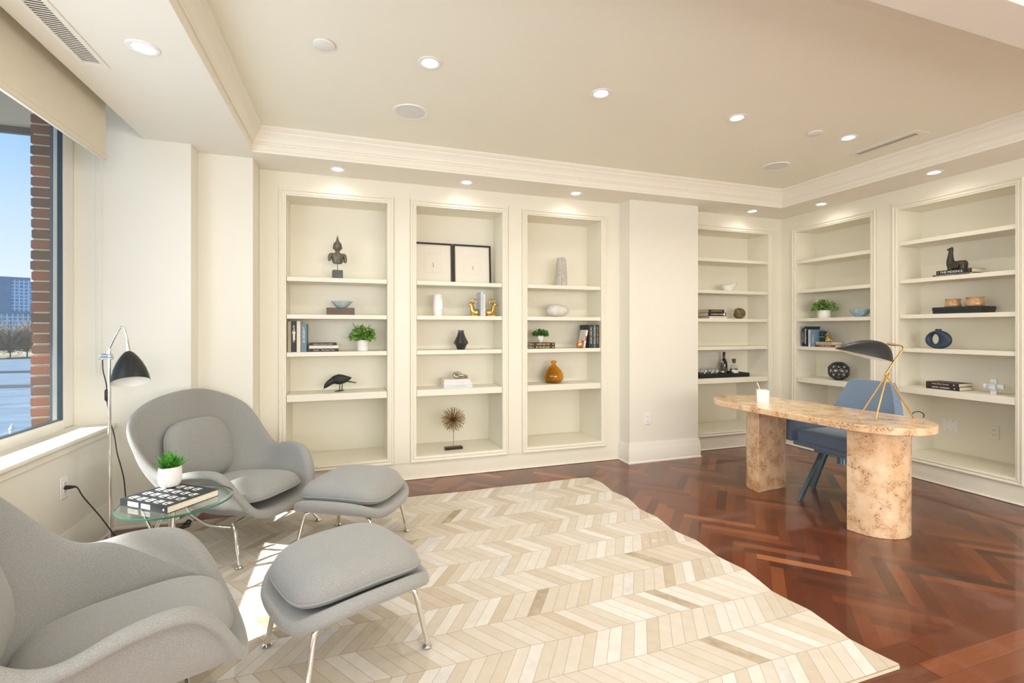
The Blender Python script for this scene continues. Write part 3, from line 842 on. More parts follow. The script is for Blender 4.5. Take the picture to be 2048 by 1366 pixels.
# ------------------------------------------------------------------ outlets
def outlet(p, rz, label, w=.072, h=.118, mat='white'):
    """local: faces -y"""
    t = thing('wall_outlet', label, 'outlet', p, rz)
    part('plate', MB().box(-w / 2, w / 2, -.006, 0, -h / 2, h / 2), M[mat], t, bevel=.002)
    for z in (.021, -.021):
        so = part('socket', MB().box(-.017, .017, -.009, -.006, z - .016, z + .016), M[mat], t, bevel=.003)
        part('slot', MB().box(-.008, -.0055, -.0096, -.009, z - .003, z + .007).box(.0055, .008, -.0096, -.009, z - .003, z + .007).cyl((0, -.0096, z - .009), (0, -.009, z - .009), .0025, n=8), M['inkk'], so, smooth=0)
    return t
outlet((2.885, 4.189, .446), 0, 'white wall outlet low on the plain column')
outlet((-1.534, 3.357, .467), PI / 2, 'white wall outlet with a black plug below the window sill')
outlet((5.382, 2.621, .451), -PI / 2, 'ivory wall outlet inside the lowest compartment at the right', mat='ivory')
t = thing('blank_wall_plate', 'double blank white wall plate inside the lowest bookcase compartment', 'wall plate', (5.382, 2.945, .451), -PI / 2)
part('plate', MB().box(-.06, .06, -.006, 0, -.058, .058), M['white'], t, bevel=.002)
for x in (-.024, .024):
    for z in (-.042, .042):
        part('screw', MB().cyl((x, -.0072, z), (x, -.006, z), .0042, n=10), M['inkg'], t)

# ================================================================== RUG
rx0, rx1, ry0, ry1 = -1.07, 2.07, 1.31, 3.90
SW, PW, SH = 0.2, 0.064, 0.135
polys = []
nst = int(math.ceil((ry1 - ry0) / SW))
for j in range(nst):
    y0 = ry1 - (j + 1) * SW; sg = 1 if j % 2 == 0 else -1
    for i in range(-8, 62):
        x = rx0 + i * PW
        a, b = (x, x + sg * SH) if sg > 0 else (x + SH, x)
        # every strip is cut from narrow leaning pieces; some are sewn from two shades
        q = [(a, y0), (a + PW, y0), (b + PW, y0 + SW), (b, y0 + SW)]
        c = clip_poly(q, rx0, rx1, ry0, ry1)
        if len(c) < 3: continue
        tone = rnd.gauss(.55, .17)
        if rnd.random() < .10: tone -= .22
        polys.append((c, (min(.98, max(.02, tone)), rnd.random()), (a, y0), (PW, 0), (b - a, SW)))
def rug_z(x, y):
    e = max(0.0, (x - .9) / 1.17)
    z = .009 + .013 * e ** 1.5 * (1 + math.sin(y * 15.7 + 1.2 * math.sin(x * 3))) * .5 + .002 * math.sin(x * 9 + y * 4)
    xx = x + e * e * (.008 * math.sin(y * 15.7 + .6) + .006 * math.sin(y * 6.1))
    return (xx, y, max(.006, z))
rug = tiled_mesh('area_rug', polys, M['rug'], rug_z)
tag(rug, 'cream pieced cowhide rug with a chevron pattern on the dark floor', 'rug')
m = MB()
NX, NY = 40, 52
def rb(u, v):
    x, y, z = rug_z(rx0 + (rx1 - rx0) * u, ry0 + (ry1 - ry0) * v); return (x, y, max(.0022, z - .0055))
m.grid(rb, NX, NY)
o0 = len(m.v)
rim = [(u / 60, 0) for u in range(60)] + [(1, v / 60) for v in range(60)] + [(1 - u / 60, 1) for u in range(60)] + [(0, 1 - v / 60) for v in range(60)]
vs = []
for u, v in rim:
    p = rb(u, v); vs += [p, (p[0], p[1], .0006)]
n = len(rim)
m.add(vs, [(2 * i, 2 * ((i + 1) % n), 2 * ((i + 1) % n) + 1, 2 * i + 1) for i in range(n)])
part('backing', m, M['rugback'], rug)

# ================================================================== WOMB-SHAPED LOUNGE CHAIRS
KEY = ['F', 'FC', 'AF', 'A1', 'A', 'J', 'BC', 'BT', 'T']
RINGS = [
    [(0, .17, .240), (.12, .165, .240), (.165, .13, .240), (.185, .07, .238), (.19, 0, .238), (.18, -.09, .246), (.15, -.18, .258), (.085, -.225, .268), (0, -.24, .272)],
    [(0, .275, .248), (.17, .265, .252), (.24, .20, .285), (.268, .115, .30), (.285, 0, .31), (.300, -.15, .335), (.285, -.295, .40), (.165, -.355, .45), (0, -.37, .465)],
    [(0, .335, .255), (.205, .32, .275), (.285, .245, .365), (.318, .16, .44), (.352, .02, .455), (.392, -.15, .455), (.408, -.345, .62), (.235, -.415, .72), (0, -.42, .74)],
    [(0, .380, .250), (.220, .355, .282), (.298, .268, .456), (.330, .188, .556), (.378, .042, .562), (.432, -.130, .540), (.442, -.345, .783), (.265, -.440, .915), (0, -.415, .967)],
    [(0, .403, .226), (.246, .382, .258), (.352, .308, .424), (.398, .208, .516), (.440, .042, .524), (.480, -.148, .512), (.472, -.368, .772), (.280, -.468, .905), (0, -.433, .962)],
]
def full_ring(half):
    right = [Vector(p) for p in half]
    left = [Vector((-p[0], p[1], p[2])) for p in half[1:-1]][::-1]
    return right + left            # F ... T ... back to F
def dense(ring, k=3):
    n = len(ring); out = []
    for i in range(n):
        p0, p1, p2, p3 = ring[i - 1], ring[i], ring[(i + 1) % n], ring[(i + 2) % n]
        for j in range(k):
            t = j / k
            out.append(0.5 * ((2 * p1) + (p2 - p0) * t + (2 * p0 - 5 * p1 + 4 * p2 - p3) * t * t + (3 * p1 - p0 - 3 * p2 + p3) * t ** 3))
    return out
def cushion(hx, hy, zt, zb, zs, ex=3.0, taper=0.0, n=56, rp=.62, rings=10):
    """pillow with a rounded-rectangle plan; equator at zs, crown zt, base zb; taper narrows the back (y<0)"""
    def outline(a):
        ca, sa = math.cos(a), math.sin(a)
        r = (abs(ca) ** ex + abs(sa) ** ex) ** (-1 / ex)
        x, y = hx * r * ca, hy * r * sa
        x *= 1 - taper * (.5 - .5 * y / hy)
        return x, y
    mb = MB(); vs = []; fs = []
    lv = []
    for i in range(rings + 1):
        ph = (i / rings) * PI / 2
        lv.append((math.cos(ph) ** rp if i < rings else 0.0, zs + (zt - zs) * math.sin(ph)))
    low = [(math.cos(i / 4 * PI / 2) ** .45 if i < 4 else 0.0, zs - (zs - zb) * math.sin(i / 4 * PI / 2)) for i in range(1, 5)]
    seq = low[::-1] + lv
    idx = []
    for q, z in seq:
        if q == 0.0:
            idx.append([len(vs)]); vs.append((0, 0, z))
        else:
            row = []
            for k in range(n):
                x, y = outline(2 * PI * k / n); row.append(len(vs)); vs.append((x * q, y * q, z))
            idx.append(row)
    for a, b in zip(idx, idx[1:]):
        for k in range(n):
            k2 = (k + 1) % n
            if len(a) == 1: fs.append((a[0], b[k2], b[k]))
            elif len(b) == 1: fs.append((a[k], a[k2], b[0]))
            else: fs.append((a[k], a[k2], b[k2], b[k]))
    mb.add(vs, fs)
    pipe = MB(); pipe.tube([(outline(2 * PI * k / n)[0] * 1.004, outline(2 * PI * k / n)[1] * 1.004, zs) for k in range(n)], .0042, 6, closed=True)
    return mb, pipe

def glide(mb, p, r=.022):
    mb.lathe([(r * .95, .001), (r, .004), (r * .8, .010), (.007, .014), (.006, .022), (0.0, .023)], 16, p)

def womb_chair(loc, rz, s, label):
    t = thing('lounge_chair', label, 'armchair', loc, rz, 'grey lounge chairs'); t.scale = (s, s, s)
    rings = [dense(full_ring(h)) for h in RINGS]
    n = len(rings[0]); vs = [(0, 0, .232)]; fs = []
    for r in rings: vs += [tuple(p) for p in r]
    for k in range(n): fs.append((0, 1 + (k + 1) % n, 1 + k))
    for i in range(len(rings) - 1):
        for k in range(n):
            k2 = (k + 1) % n
            fs.append((1 + i * n + k, 1 + i * n + k2, 1 + (i + 1) * n + k2, 1 + (i + 1) * n + k))
    m = MB().add(vs, fs)
    sh = part('shell', m, M['felt'], t, solid=(.038, -1), smooth=180)
    # make sure the seat side is the front of the sheet, so the thickness grows outwards
    up = sum(p.normal.z for p in sh.data.polygons[:n])
    if up < 0:
        sh.data.flip_normals()
    md = sh.modifiers.new('sub', 'SUBSURF'); md.levels = 2; md.render_levels = 2
    # seat cushion
    mb, pipe = cushion(.272, .298, .408, .285, .312, 3.4, .20, 60, .52)
    T = Matrix.Translation((0, .060, .0)) @ Matrix.Rotation(math.radians(3), 4, 'X')
    mb.tf(T); pipe.tf(T)
    c = part('seat_cushion', mb, M['felt'], t, smooth=180); part('piping', pipe, M['felt'], c, smooth=180)
    # back cushion
    mb, pipe = cushion(.232, .208, .060, -.045, .0, 3.3, -.12, 60, .52)
    T = Matrix.Translation((0, -.262, .585)) @ Matrix.Rotation(math.radians(-70), 4, 'X')
    T = Matrix.Translation((0, -.255, .580)) @ Matrix.Rotation(math.radians(70), 4, 'X') @ Matrix.Rotation(PI, 4, 'Z') @ Matrix.Scale(1, 4)
    T = Matrix.Translation((0, -.332, .556)) @ Matrix(((1, 0, 0, 0), (0, -.26, .966, 0), (0, .966, .26, 0), (0, 0, 0, 1)))
    mb.tf(T); pipe.tf(T)
    c = part('back_cushion', mb, M['felt'], t, smooth=180); part('piping', pipe, M['felt'], c, smooth=180)
    # chrome rods and legs
    for sx in (1, -1):
        rod = smoothpath([(.352 * sx, -.06, .33), (.345 * sx, -.01, .262), (.315 * sx, .055, .208), (.285 * sx, .12, .186), (.272 * sx, .20, .183)], 6)
        part('frame_rod', MB().tube(rod, .0095, 12), M['chrome'], t)
        for y, fy, fx in ((.215, .335, .352), (-.20, -.33, .32)):
            m = MB().tube(smoothpath([(.262 * sx, y * .98, .200), (.283 * sx, y + (fy - y) * .2, .176), (.305 * sx, y + (fy - y) * .45, .115), (fx * sx, fy, .014)], 6), .0105, 12)
            glide(m, (fx * sx, fy, -.001))
            part('leg', m, M['chrome'], t)
    part('cross_rod', MB().tube([(-.262, .2, .198), (0, .2, .222), (.262, .2, .198)], .0075, 10).tube([(-.262, -.196, .198), (0, -.196, .225), (.262, -.196, .198)], .0075, 10), M['chrome'], t)
    return t
womb_chair((-.683, 3.518, .0128), math.radians(-33.2) - PI / 2, .985, 'grey felt womb-shaped armchair by the bookcase, behind the glass side table')
womb_chair((-.751, 1.921, .0128), math.radians(18.4) - PI / 2, .985, 'grey felt womb-shaped armchair in the near corner, in front of the glass side table')

def ottoman(loc, rz, label, proto=[None]):
    if proto[0] is not None:
        return copy_tree(proto[0], loc, rz, label)
    t = thing('ottoman', label, 'ottoman', loc, rz, 'grey ottomans'); proto[0] = t
    hx, hy = .312, .296
    def shell(u, v):
        a = 2 * PI * u; ex = 3.2
        ca, sa = math.cos(a), math.sin(a); r = (abs(ca) ** ex + abs(sa) ** ex) ** (-1 / ex) * v
        x, y = hx * r * ca, hy * r * sa
        z = .296 + .076 * max(0.0, (abs(y) / hy - .55) / .45) ** 1.5 - .006 * max(0.0, (abs(x) / hx - .6) / .4) ** 1.5
        return (x, y, z)
    m = MB().grid(shell, 64, 12, cu=True)
    for i in range(len(m.v)):
        pass
    sh = part('shell', m, M['felt'], t, solid=(.054, -1), smooth=180)
    if sum(p.normal.z for p in sh.data.polygons) < 0: sh.data.flip_normals()
    md = sh.modifiers.new('sub', 'SUBSURF'); md.levels = 1; md.render_levels = 1
    mb, pipe = cushion(.270, .244, .448, .304, .352, 4.0, 0.0, 64, .46)
    def sag(q):
        for i, (x, y, z) in enumerate(q.v):
            q.v[i] = (x, y, z - .018 * (abs(x) / .268) ** 2.2 + .010 * (abs(y) / .238) ** 2)
    sag(mb); sag(pipe)
    c = part('seat_cushion', mb, M['felt'], t, smooth=180); part('piping', pipe, M['felt'], c, smooth=180)
    for sx in (1, -1):
        for sy in (1, -1):
            m = MB().tube(smoothpath([(.150 * sx, .150 * sy, .246), (.195 * sx, .19 * sy, .242), (.215 * sx, .205 * sy, .215), (.251 * sx, .232 * sy, .014)], 6), .0115, 12)
            glide(m, (.251 * sx, .232 * sy, -.001))
            part('leg', m, M['chrome'], t)
    return t
ottoman((-.015, 2.150, .0128), math.radians(23.7), 'grey felt ottoman in the foreground in front of the nearer armchair')
ottoman((.022, 3.175, .0128), math.radians(-29.7), 'grey felt ottoman by the bookcases, in front of the farther armchair')

# ================================================================== GLASS SIDE TABLE with book and succulent
TX, TY, TZ, TR = -.828, 2.812, .503, .247
TB = .0128
t = thing('side_table', 'round glass side table on chrome legs between the grey armchairs', 'side table', (TX, TY, 0))
part('glass_top', MB().lathe([(1e-7, TZ), (TR * .5, TZ), (TR - .0035, TZ)], 72, caps=False), M['tableglass'], t)
part('glass_edge', MB().lathe([(TR - .004, TZ - .0095), (TR, TZ - .008), (TR, TZ - .002), (TR - .004, TZ - .0005)], 72, caps=False), M['glassedge'], t)
top = Vector((0, 0, TZ - .0105))
part('leg', MB().tube([(-.075, .19, TZ - .012), (-.09, .20, TB + .008)], .016, 16).lathe([(.017, 0), (.018, .004), (.016, .012)], 16, (-.09, .20, TB)), M['chrome'], t)
for a, b in ((( -.02, -.08), (-.25, -.02)), ((-.17, .03), (.10, -.16))):
    part('leg', MB().tube([(a[0], a[1], TZ - .012), (b[0], b[1], TB + .006)], .0085, 12).lathe([(.011, 0), (.011, .006), (.006, .012)], 12, (b[0], b[1], TB)), M['chrome'], t)
part('glass_pad', MB().cyl((-.075, .19, TZ - .0135), (-.075, .19, TZ - .0105), .022), M['chrome'], t)

def book(loc, L, D, T, cover, label, rz=0.0, upright=False, group=None, title=None, tmat='inkw', tfit=None, lean=0.0, tilt=0.0, extra=None, pages='paper'):
    """flat: spine along +x facing -y, boards horizontal; upright: spine vertical, thickness grows to +x"""
    t = thing('book', label, 'book', loc, rz, group)
    mat = plain('book_cover', cover, .5, var=.05, scale=40) if isinstance(cover, tuple) else cover
    c = .0022; e = .003
    m = MB(); m.box(0, L, 0, D, 0, c).box(0, L, 0, D, T - c, T).box(0, L, 0, c, c, T - c)
    R = Matrix.Identity(4)
    if upright: R = Matrix(((0, 0, 1, 0), (0, 1, 0, 0), (1, 0, 0, 0), (0, 0, 0, 1)))
    if lean: R = Matrix.Rotation(lean, 4, 'Y') @ R
    p = MB().box(e, L - e, c + .0005, D - e, c, T - c)
    m.tf(R); p.tf(R)
    part('cover', m, mat, t, smooth=0); part('pages', p, M[pages], t, smooth=0)
    def spine_text(name, s, cx, cz, fit, mt):
        # text lies on the spine plane facing -y; on upright books it reads from top to bottom
        w = text_part(name, s, .01, M[mt], t, (0, 0, 0), (0, 0, 0), fit)
        if upright:
            B = Matrix(((0, 1, 0, cz), (0, 0, -1, -.0004), (-1, 0, 0, cx), (0, 0, 0, 1)))
            if lean: B = Matrix.Rotation(lean, 4, 'Y') @ B
        else:
            B = Matrix(((1, 0, 0, cx), (0, 0, -1, -.0004), (0, 1, 0, cz), (0, 0, 0, 1)))
        w.data.transform(B)
        return w
    if title: spine_text('spine_lettering', title, L * (tfit[2] if tfit and len(tfit) > 2 else .5), T / 2, (tfit[0], tfit[1]) if tfit else (L * .6, T * .5), tmat)
    for s, cx, fit, mt in (extra or []): spine_text('spine_mark', s, L * cx, T / 2, fit, mt)
    return t

bl = onZ(200 + 275 / 6.83, 880 + 800 / 6.83, TZ + .034); bn = onZ(200 + 915 / 6.83, 880 + 915 / 6.83, TZ + .034)
br = onZ(200 + 1615 / 6.83, 880 + 670 / 6.83, TZ + .034)
L = (bn - bl).length; D = (br - bn).length; rzb = math.atan2((bn - bl).y, (bn - bl).x)
bk = book((bl.x, bl.y, TZ + .0004), L, D, .034, (0.02, 0.025, 0.03, 1), 'large black picture book with white blocks lying on the glass side table', rzb)
spm = MB()
for i, (a, b) in enumerate(((.17, .29), (.295, .40), (.46, .56), (.565, .65))):
    spm.box(L * a, L * b, -.0008, -.0002, .006, .028)
part('spine_lettering', spm, M['inkw'], bk, smooth=0)
spd = MB()
for i, (a, b) in enumerate(((.175, .283), (.30, .395), (.465, .555), (.57, .645))):
    for q in range(3):
        spd.box(L * (a + (b - a) * (q * .33 + .05)), L * (a + (b - a) * (q * .33 + .22)), -.0011, -.0008, .010 + (q % 2) * .004, .022)
part('spine_cutout', spd, M['inkg'], bk, smooth=0)
part('spine_emblem', MB().cyl((L * .93, -.001, .017), (L * .93, -.0002, .017), .0055, n=12), M['inkw'], bk)
cvm = MB(); cvd = MB()
for i in range(5):
    for j in range(4):
        if (i * 7 + j * 3) % 11 == 4: continue
        x = L * (.08 + i * .18); y = D * (.06 + j * .24)
        z = .034
        cvm.box(x, x + L * .12, y, y + D * .02, z, z + .0004).box(x, x + L * .03, y, y + D * .13, z, z + .0004).box(x, x + L * .12, y + D * .105, y + D * .135, z, z + .0004).box(x + L * .06, x + L * .12, y + D * .05, y + D * .09, z, z + .0004)
part('cover_blocks', cvm, M['inkw'], bk, smooth=0)

def pot(t, prof, mat, n=40, soil_r=None, soil_z=None, sx=1):
    part('pot', MB().lathe(prof, n), mat, t, smooth=50)
    if soil_r: part('soil', MB().lathe([(1e-7, soil_z + .003), (soil_r * .6, soil_z + .004), (soil_r, soil_z)], 24), M['soil'], t)
pc = onZ(340, 972, TZ + .036)
t = thing('potted_succulent', 'spiky green succulent in a round white pot on the black picture book', 'potted plant', (pc.x, pc.y, TZ + .0352))
PS = .054
pot(t, [(1e-7, 0), (PS * .62, 0), (PS * .84, .008), (PS * .98, .030), (PS, .054), (PS * .98, .082), (PS * .94, .104), (PS * .88, .105), (PS * .88, .095), (PS * .9, .07)], M['ceramic'], soil_r=PS * .9, soil_z=.094)
lf = MB()
for i in range(30):
    a = i * 2.39996; f = i / 30
    el = math.radians(80 - 66 * f ** .8); ln = (.062 + .026 * f) * rnd.uniform(.8, 1.25); w = (.0135 + .005 * rnd.random())
    d = Vector((math.cos(a) * math.cos(el), math.sin(a) * math.cos(el), math.sin(el))); sd = Vector((-math.sin(a), math.cos(a), 0)); up = d.cross(sd) * -1
    b = Vector((math.cos(a) * .012 * f, math.sin(a) * .012 * f, .094 + .018 * (1 - f)))
    def leafpt(u, v):
        q = b + d * ln * u + up * (-.012 * u * u)
        ww = w * (math.sin(PI * min(1, u * .82 + .18)) ** .75) * (1 - u ** 4)
        return tuple(q + sd * ww * (2 * v - 1) + up * (.35 * ww * (abs(2 * v - 1) ** 2)))
    lf.grid(leafpt, 7, 3)
part('succulent_leaves', lf, M['leaf1'], t, smooth=180)

# ================================================================== FLOOR LAMP
zl = 2.8
lx, ly = -.479 * zl, 1.2177 * zl
_d = _ray(219, HYP); _k = zl
lx, ly = _d[0] * _k, _d[1] * _k
t = thing('floor_lamp', 'chrome reading floor lamp with a black dome shade beside the window', 'floor lamp', (lx, ly, 0))
right = Vector((_c, -_s, 0)); back = Vector((_s, _c, 0))
def lp_(x, y, dz=0.0):
    """point seen at photo pixel (x, y) in the lamp's own plane"""
    z = zl + dz
    r = (x - CXP) / FPX * z
    return right * r + back * z + Vector((0, 0, HCAM - (y - HYP) / FPX * z)) - Vector((lx, ly, 0))
part('base', MB().lathe([(1e-7, 0), (.115, 0), (.118, .004), (.115, .012), (.03, .016), (.012, .03), (1e-7, .03)], 48), M['chrome'], t)
ptop = lp_(219, 697)
part('pole', MB().cyl((0, 0, .02), (0, 0, ptop.z), .0082, n=16), M['chrome'], t)
jc = lp_(211, 713)
m = MB(); m.tube([lp_(204, 716), lp_(225, 716)], .010, 14).tube([lp_(206, 710), lp_(224, 710)], .009, 14)
part('clamp', m, M['chrome'], t)
part('clamp_screw', MB().tube([lp_(205, 712), lp_(199, 710)], .004, 10).ell(lp_(200, 711), .006, .006, .010, 10, 6).ell(lp_(203, 719), .012, .012, .008, 12, 6), M['chrome'], t)
arm = smoothpath([lp_(213, 709), lp_(222, 690), lp_(232, 670), lp_(240, 656), lp_(246, 655), lp_(251, 664), lp_(255, 682), lp_(257, 703)], 8)
part('arm', MB().tube(arm, .0058, 12), M['chrome'], t)
part('shade_socket', MB().tube([lp_(253.5, 680), lp_(256.8, 704)], [.009, .013], 16), M['chrome'], t)
a0 = lp_(257, 703); a1 = lp_(261.5, 764, -.050)
ax = (a1 - a0); Ls = ax.length; ax.normalize()
q = Vector((0, 0, -1)).rotation_difference(ax).to_matrix().to_4x4()
sh = [(.012, .0), (.026, -.012), (.044, -.038), (.062, -.072), (.077, -.11), (.087, -.15), (.0925, -Ls + .001), (.0925, -Ls)]
inn = [(r - .002, z) for r, z in sh][::-1]
TFM = Matrix.Translation(a0) @ q
# outline measured with z downwards along the axis
part('lamp_shade', MB().lathe([(1e-7, .004)] + sh, 48, caps=False).tf(Matrix.Translation(a0) @ q), M['shade_black'], t, smooth=60)
part('shade_lining', MB().lathe([(.0918, -Ls - .0003)] + [(r - .0022, z) for r, z in sh[::-1][1:-1]] + [(1e-7, -.014)], 48, caps=False).tf(Matrix.Translation(a0) @ q), M['lampwhite'], t, smooth=60)
cord = smoothpath([lp_(205, 719), lp_(206, 740), lp_(210, 757), lp_(213, 770), lp_(213, 780)], 6)
part('cord', MB().tube(cord, .0032, 8), M['rubber'], t)
part('cord_switch', MB().tube([lp_(212.5, 779), lp_(213.5, 782), lp_(213.5, 799), lp_(213.8, 802)], [.006, .011, .011, .006], 10), M['rubber'], t)
cord = smoothpath([lp_(213.8, 802), lp_(216, 815, .02), lp_(221, 845, .04), lp_(229, 873, .05), lp_(234, 905, .05), lp_(241, 930, .06), lp_(248, 960, .08), lp_(252, 1005, .1)], 6)
part('cord', MB().tube(cord, .0032, 8), M['rubber'], t)
# mains cord from the outlet running to the lamp, with a spare loop on the rug edge
op = Vector((-1.525, 3.357, .467))
pts = [op, op + Vector((.05, -.004, .001)), Vector((-1.40, 3.26, .43)), Vector((-1.31, 3.22, .33)), Vector((-1.22, 3.20, .20)), Vector((-1.10, 3.18, .08)), Vector((-.98, 3.19, .012))]
t2 = thing('power_cord', 'black power cord plugged in below the sill, trailing to the floor', 'power cord', (0, 0, 0))
part('plug', MB().tube([op + Vector((-.002, 0, 0)), op + Vector((.02, -.001, 0)), op + Vector((.05, -.004, .001))], [.013, .011, .005], 12), M['rubber'], t2)
part('cord', MB().tube(smoothpath(pts, 8), .0036, 8), M['rubber'], t2)
pts = [onZ(283, 1040, .02), onZ(310, 1058, .014), onZ(330, 1060, .014), onZ(358, 1056, .02), onZ(370, 1046, .04), onZ(380, 1041, .03), onZ(377, 1052, .016), onZ(364, 1056, .016), onZ(356, 1066, .014)]
tag(part('extension_lead', MB().tube(smoothpath(pts, 8), .0045, 8).tube(smoothpath([onZ(368, 1050, .03), onZ(376, 1040, .035), onZ(382, 1043, .03), onZ(374, 1048, .02), onZ(367, 1047, .02)], 6), .005, 8), M['rubber']), 'coil of black cable at the rug corner under the farther armchair', 'cable')

# ================================================================== DESK
DX, DY, DA = 3.34, 2.753, math.radians(-85.4)
t = thing('writing_desk', 'pale burl wood oval writing desk on two half-round pedestals', 'desk', (DX, DY, 0), DA)
def stadium(L, W, n=28):
    r = W / 2; h = L / 2 - r; q = []
    for i in range(n + 1):
        a = -PI / 2 + PI * i / n; q.append((h + r * math.cos(a), r * math.sin(a)))
    for i in range(n + 1):
        a = PI / 2 + PI * i / n; q.append((-h + r * math.cos(a), r * math.sin(a)))
    return q
part('desk_top', MB().prism(stadium(1.6, .648), .704, .75), M['burl'], t, bevel=.004, smooth=30)
def dped(sgn, x0, y0, hw, dep):
    q = []
    n = 32
    for i in range(n + 1):
        a = -PI / 2 + PI * i / n
        q.append((x0 + sgn * dep * math.cos(a) ** .8 if abs(a) < PI / 2 - 1e-6 else x0, y0 + hw * math.sin(a)))
    if sgn < 0: q = q[::-1]
    return q
part('pedestal', MB().prism(dped(-1, -.360, .075, .165, .215), .0, .7035), M['burl'], t, bevel=.003, smooth=30)
part('pedestal', MB().prism(dped(1, .400, .035, .215, .245), .0, .7035), M['burl'], t, bevel=.003, smooth=30)

# desk lamp
t = thing('desk_lamp', 'black cobra-head desk lamp on a brass tripod standing on the desk', 'desk lamp', (3.45, 2.28, .75))
O_ = Vector((3.45, 2.28, .75))
zd = (_s * 3.45 + _c * 2.28)
def dl_(x, y, dz=0.0):
    z = zd + dz; r = (x - CXP) / FPX * z
    return right * r + back * z + Vector((0, 0, HCAM - (y - HYP) / FPX * z)) - O_
J = dl_(1773, 750)
feet = [Vector((3.40, 2.395, .7505)) - O_, Vector((3.321, 2.238, .7505)) - O_, Vector((3.641, 2.20, .7505)) - O_]
for f, off in zip(feet, (dl_(1771, 753), dl_(1775, 746), dl_(1774, 752))):
    part('leg', MB().tube([off, f + Vector((0, 0, .003))], .0055, 12), M['brass'], t)
ring = [dl_(1775 + 3.6 * math.sin(a), 750.5 - 5 * math.cos(a)) for a in [i * PI / 8 for i in range(16)]]
part('joint_loop', MB().tube(ring, .005, 10, closed=True), M['brass'], t)
rodp = smoothpath([dl_(1776, 757), dl_(1771, 750), dl_(1774, 744), dl_(1790, 720), dl_(1803, 703), dl_(1807, 697), dl_(1804, 692), dl_(1797, 690.5), dl_(1775, 687.5)], 8)
part('stem', MB().tube(rodp, .0058, 12), M['brass'], t)
part('shade_holder', MB().tube([dl_(1774, 687.3), dl_(1791, 690)], .0085, 14), M['brass'], t)
# shade: long scoop, tip to the left, open underneath
tip = dl_(1670, 697.5, .0); heel = dl_(1780, 725)
axl = heel - tip; Lq = axl.length; axd = axl.normalized()
sdv = Vector((_s, _c, 0)); upv = sdv.cross(axd); upv = upv if upv.z > 0 else -upv
def prof_h(u):
    k = .70
    return .122 * (math.sin(PI / 2 * u / k) ** .92 if u < k else math.sqrt(max(0.0, 1 - ((u - k) / (1.0 - k)) ** 2.6)))
def prof_w(u):
    k = .66
    return .088 * (math.sin(PI / 2 * u / k) ** .85 if u < k else math.sqrt(max(0.0, 1 - ((u - k) / (1.0 - k)) ** 2.4)))
def scoop(k=1.0, dz=0.0):
    def f(u, v):
        u2 = min(.9995, max(.0005, u)); a = PI * v
        p = tip + axl * u2
        hh = prof_h(u2) * k; ww = prof_w(u2) * k
        return tuple(p + sdv * (ww * math.cos(a)) + upv * (hh * math.sin(a) + dz) - axd * (.012 * math.sin(a) * u2 ** 6))
    return f
us = 40
part('lamp_shade', MB().grid(scoop(), us, 25), M['shade_black'], t, smooth=180)
part('shade_lining', MB().grid(scoop(.975), us, 25), M['lampwhite'], t, smooth=180)
part('bulb', MB().ell(tip + axl * .72 + upv * .04, .024, .024, .03, 14, 8), M['lampwhite'], t)
cd = [Vector((3.641, 2.20, .775)) - O_, dl_(1830, 824), dl_(1838, 823), dl_(1845, 827), dl_(1847, 833), dl_(1845, 838)]
part('cord', MB().tube(smoothpath([feet[2] + Vector((-.012, .004, .03)), feet[2] + Vector((.0, .0, .045)), feet[2] + Vector((.035, -.012, .048)), feet[2] + Vector((.062, -.02, .03)), feet[2] + Vector((.060, -.02, .006))], 8), .0034, 8), M['rubber'], t)

cp = Vector((3.318, 3.158, .7504))
t = thing('pen_holder', 'white marble cube pen holder on the desk', 'pen holder', cp, math.radians(-40))
m = MB(); w = .045; b = .037; h = .096
m.box(-w, w, -w, w, 0, .008); m.box(-w, -b, -w, w, .008, h).box(b, w, -w, w, .008, h).box(-b, b, -w, -b, .008, h).box(-b, b, b, w, .008, h)
part('cup', m, M['marblew'], t, smooth=0)
t = thing('pen', 'white pen leaning in the marble cube pen holder', 'pen', cp)
part('barrel', MB().tube([(.012, -.006, .012), (-.038, .016, .150)], .0036, 10), M['white'], t)
part('cap', MB().tube([(-.038, .016, .150), (-.0405, .0172, .158)], [.0038, .0026], 10), M['white'], t)

# ================================================================== DESK CHAIR
t = thing('desk_chair', 'blue woven fabric desk chair on dark steel legs behind the burl desk', 'chair', (3.86, 2.83, 0))
# local: x+ is the back of the chair
def soft(mb, name, sub=2, bev=.02, parent=t):
    return part(name, mb, M['denim'], parent, bevel=bev, seg=4, smooth=60)
soft(MB().box(-.275, .20, -.235, .235, .405, .515), 'seat', bev=.035)
def wrap(u, v):
    # u along the wrap: right arm front -> back -> left arm front ; v from bottom to top
    s = 2 * u - 1
    hw = .305
    pts = [(-.265, -.315), (-.02, -.315), (.17, -.295), (.235, -.20), (.245, 0), (.235, .20), (.17, .295), (-.02, .315), (-.265, .315)]
    k = u * (len(pts) - 1); i = min(len(pts) - 2, int(k)); f = k - i
    p0, p1, p2, p3 = pts[max(0, i - 1)], pts[i], pts[i + 1], pts[min(len(pts) - 1, i + 2)]
    def cr(a, b, c_, d): return .5 * (2 * b + (c_ - a) * f + (2 * a - 5 * b + 4 * c_ - d) * f * f + (3 * b - a - 3 * c_ + d) * f ** 3)
    x, y = cr(p0[0], p1[0], p2[0], p3[0]), cr(p0[1], p1[1], p2[1], p3[1])
    q_ = min(1.0, max(0.0, (.50 - abs(s)) / .235)); bk = q_ ** .9 - .03 * (1 - (min(abs(s), .27) / .27) ** 2) * 0
    top = .585 + .345 * bk
    zlo = .40
    z = zlo + (top - zlo) * v
    # above arm height the back narrows and leans away
    up = max(0.0, (z - .585) / .34)
    y *= 1 - .18 * up
    x += .055 * up
    return (x, y, z)
m = MB().grid(wrap, 57, 13)
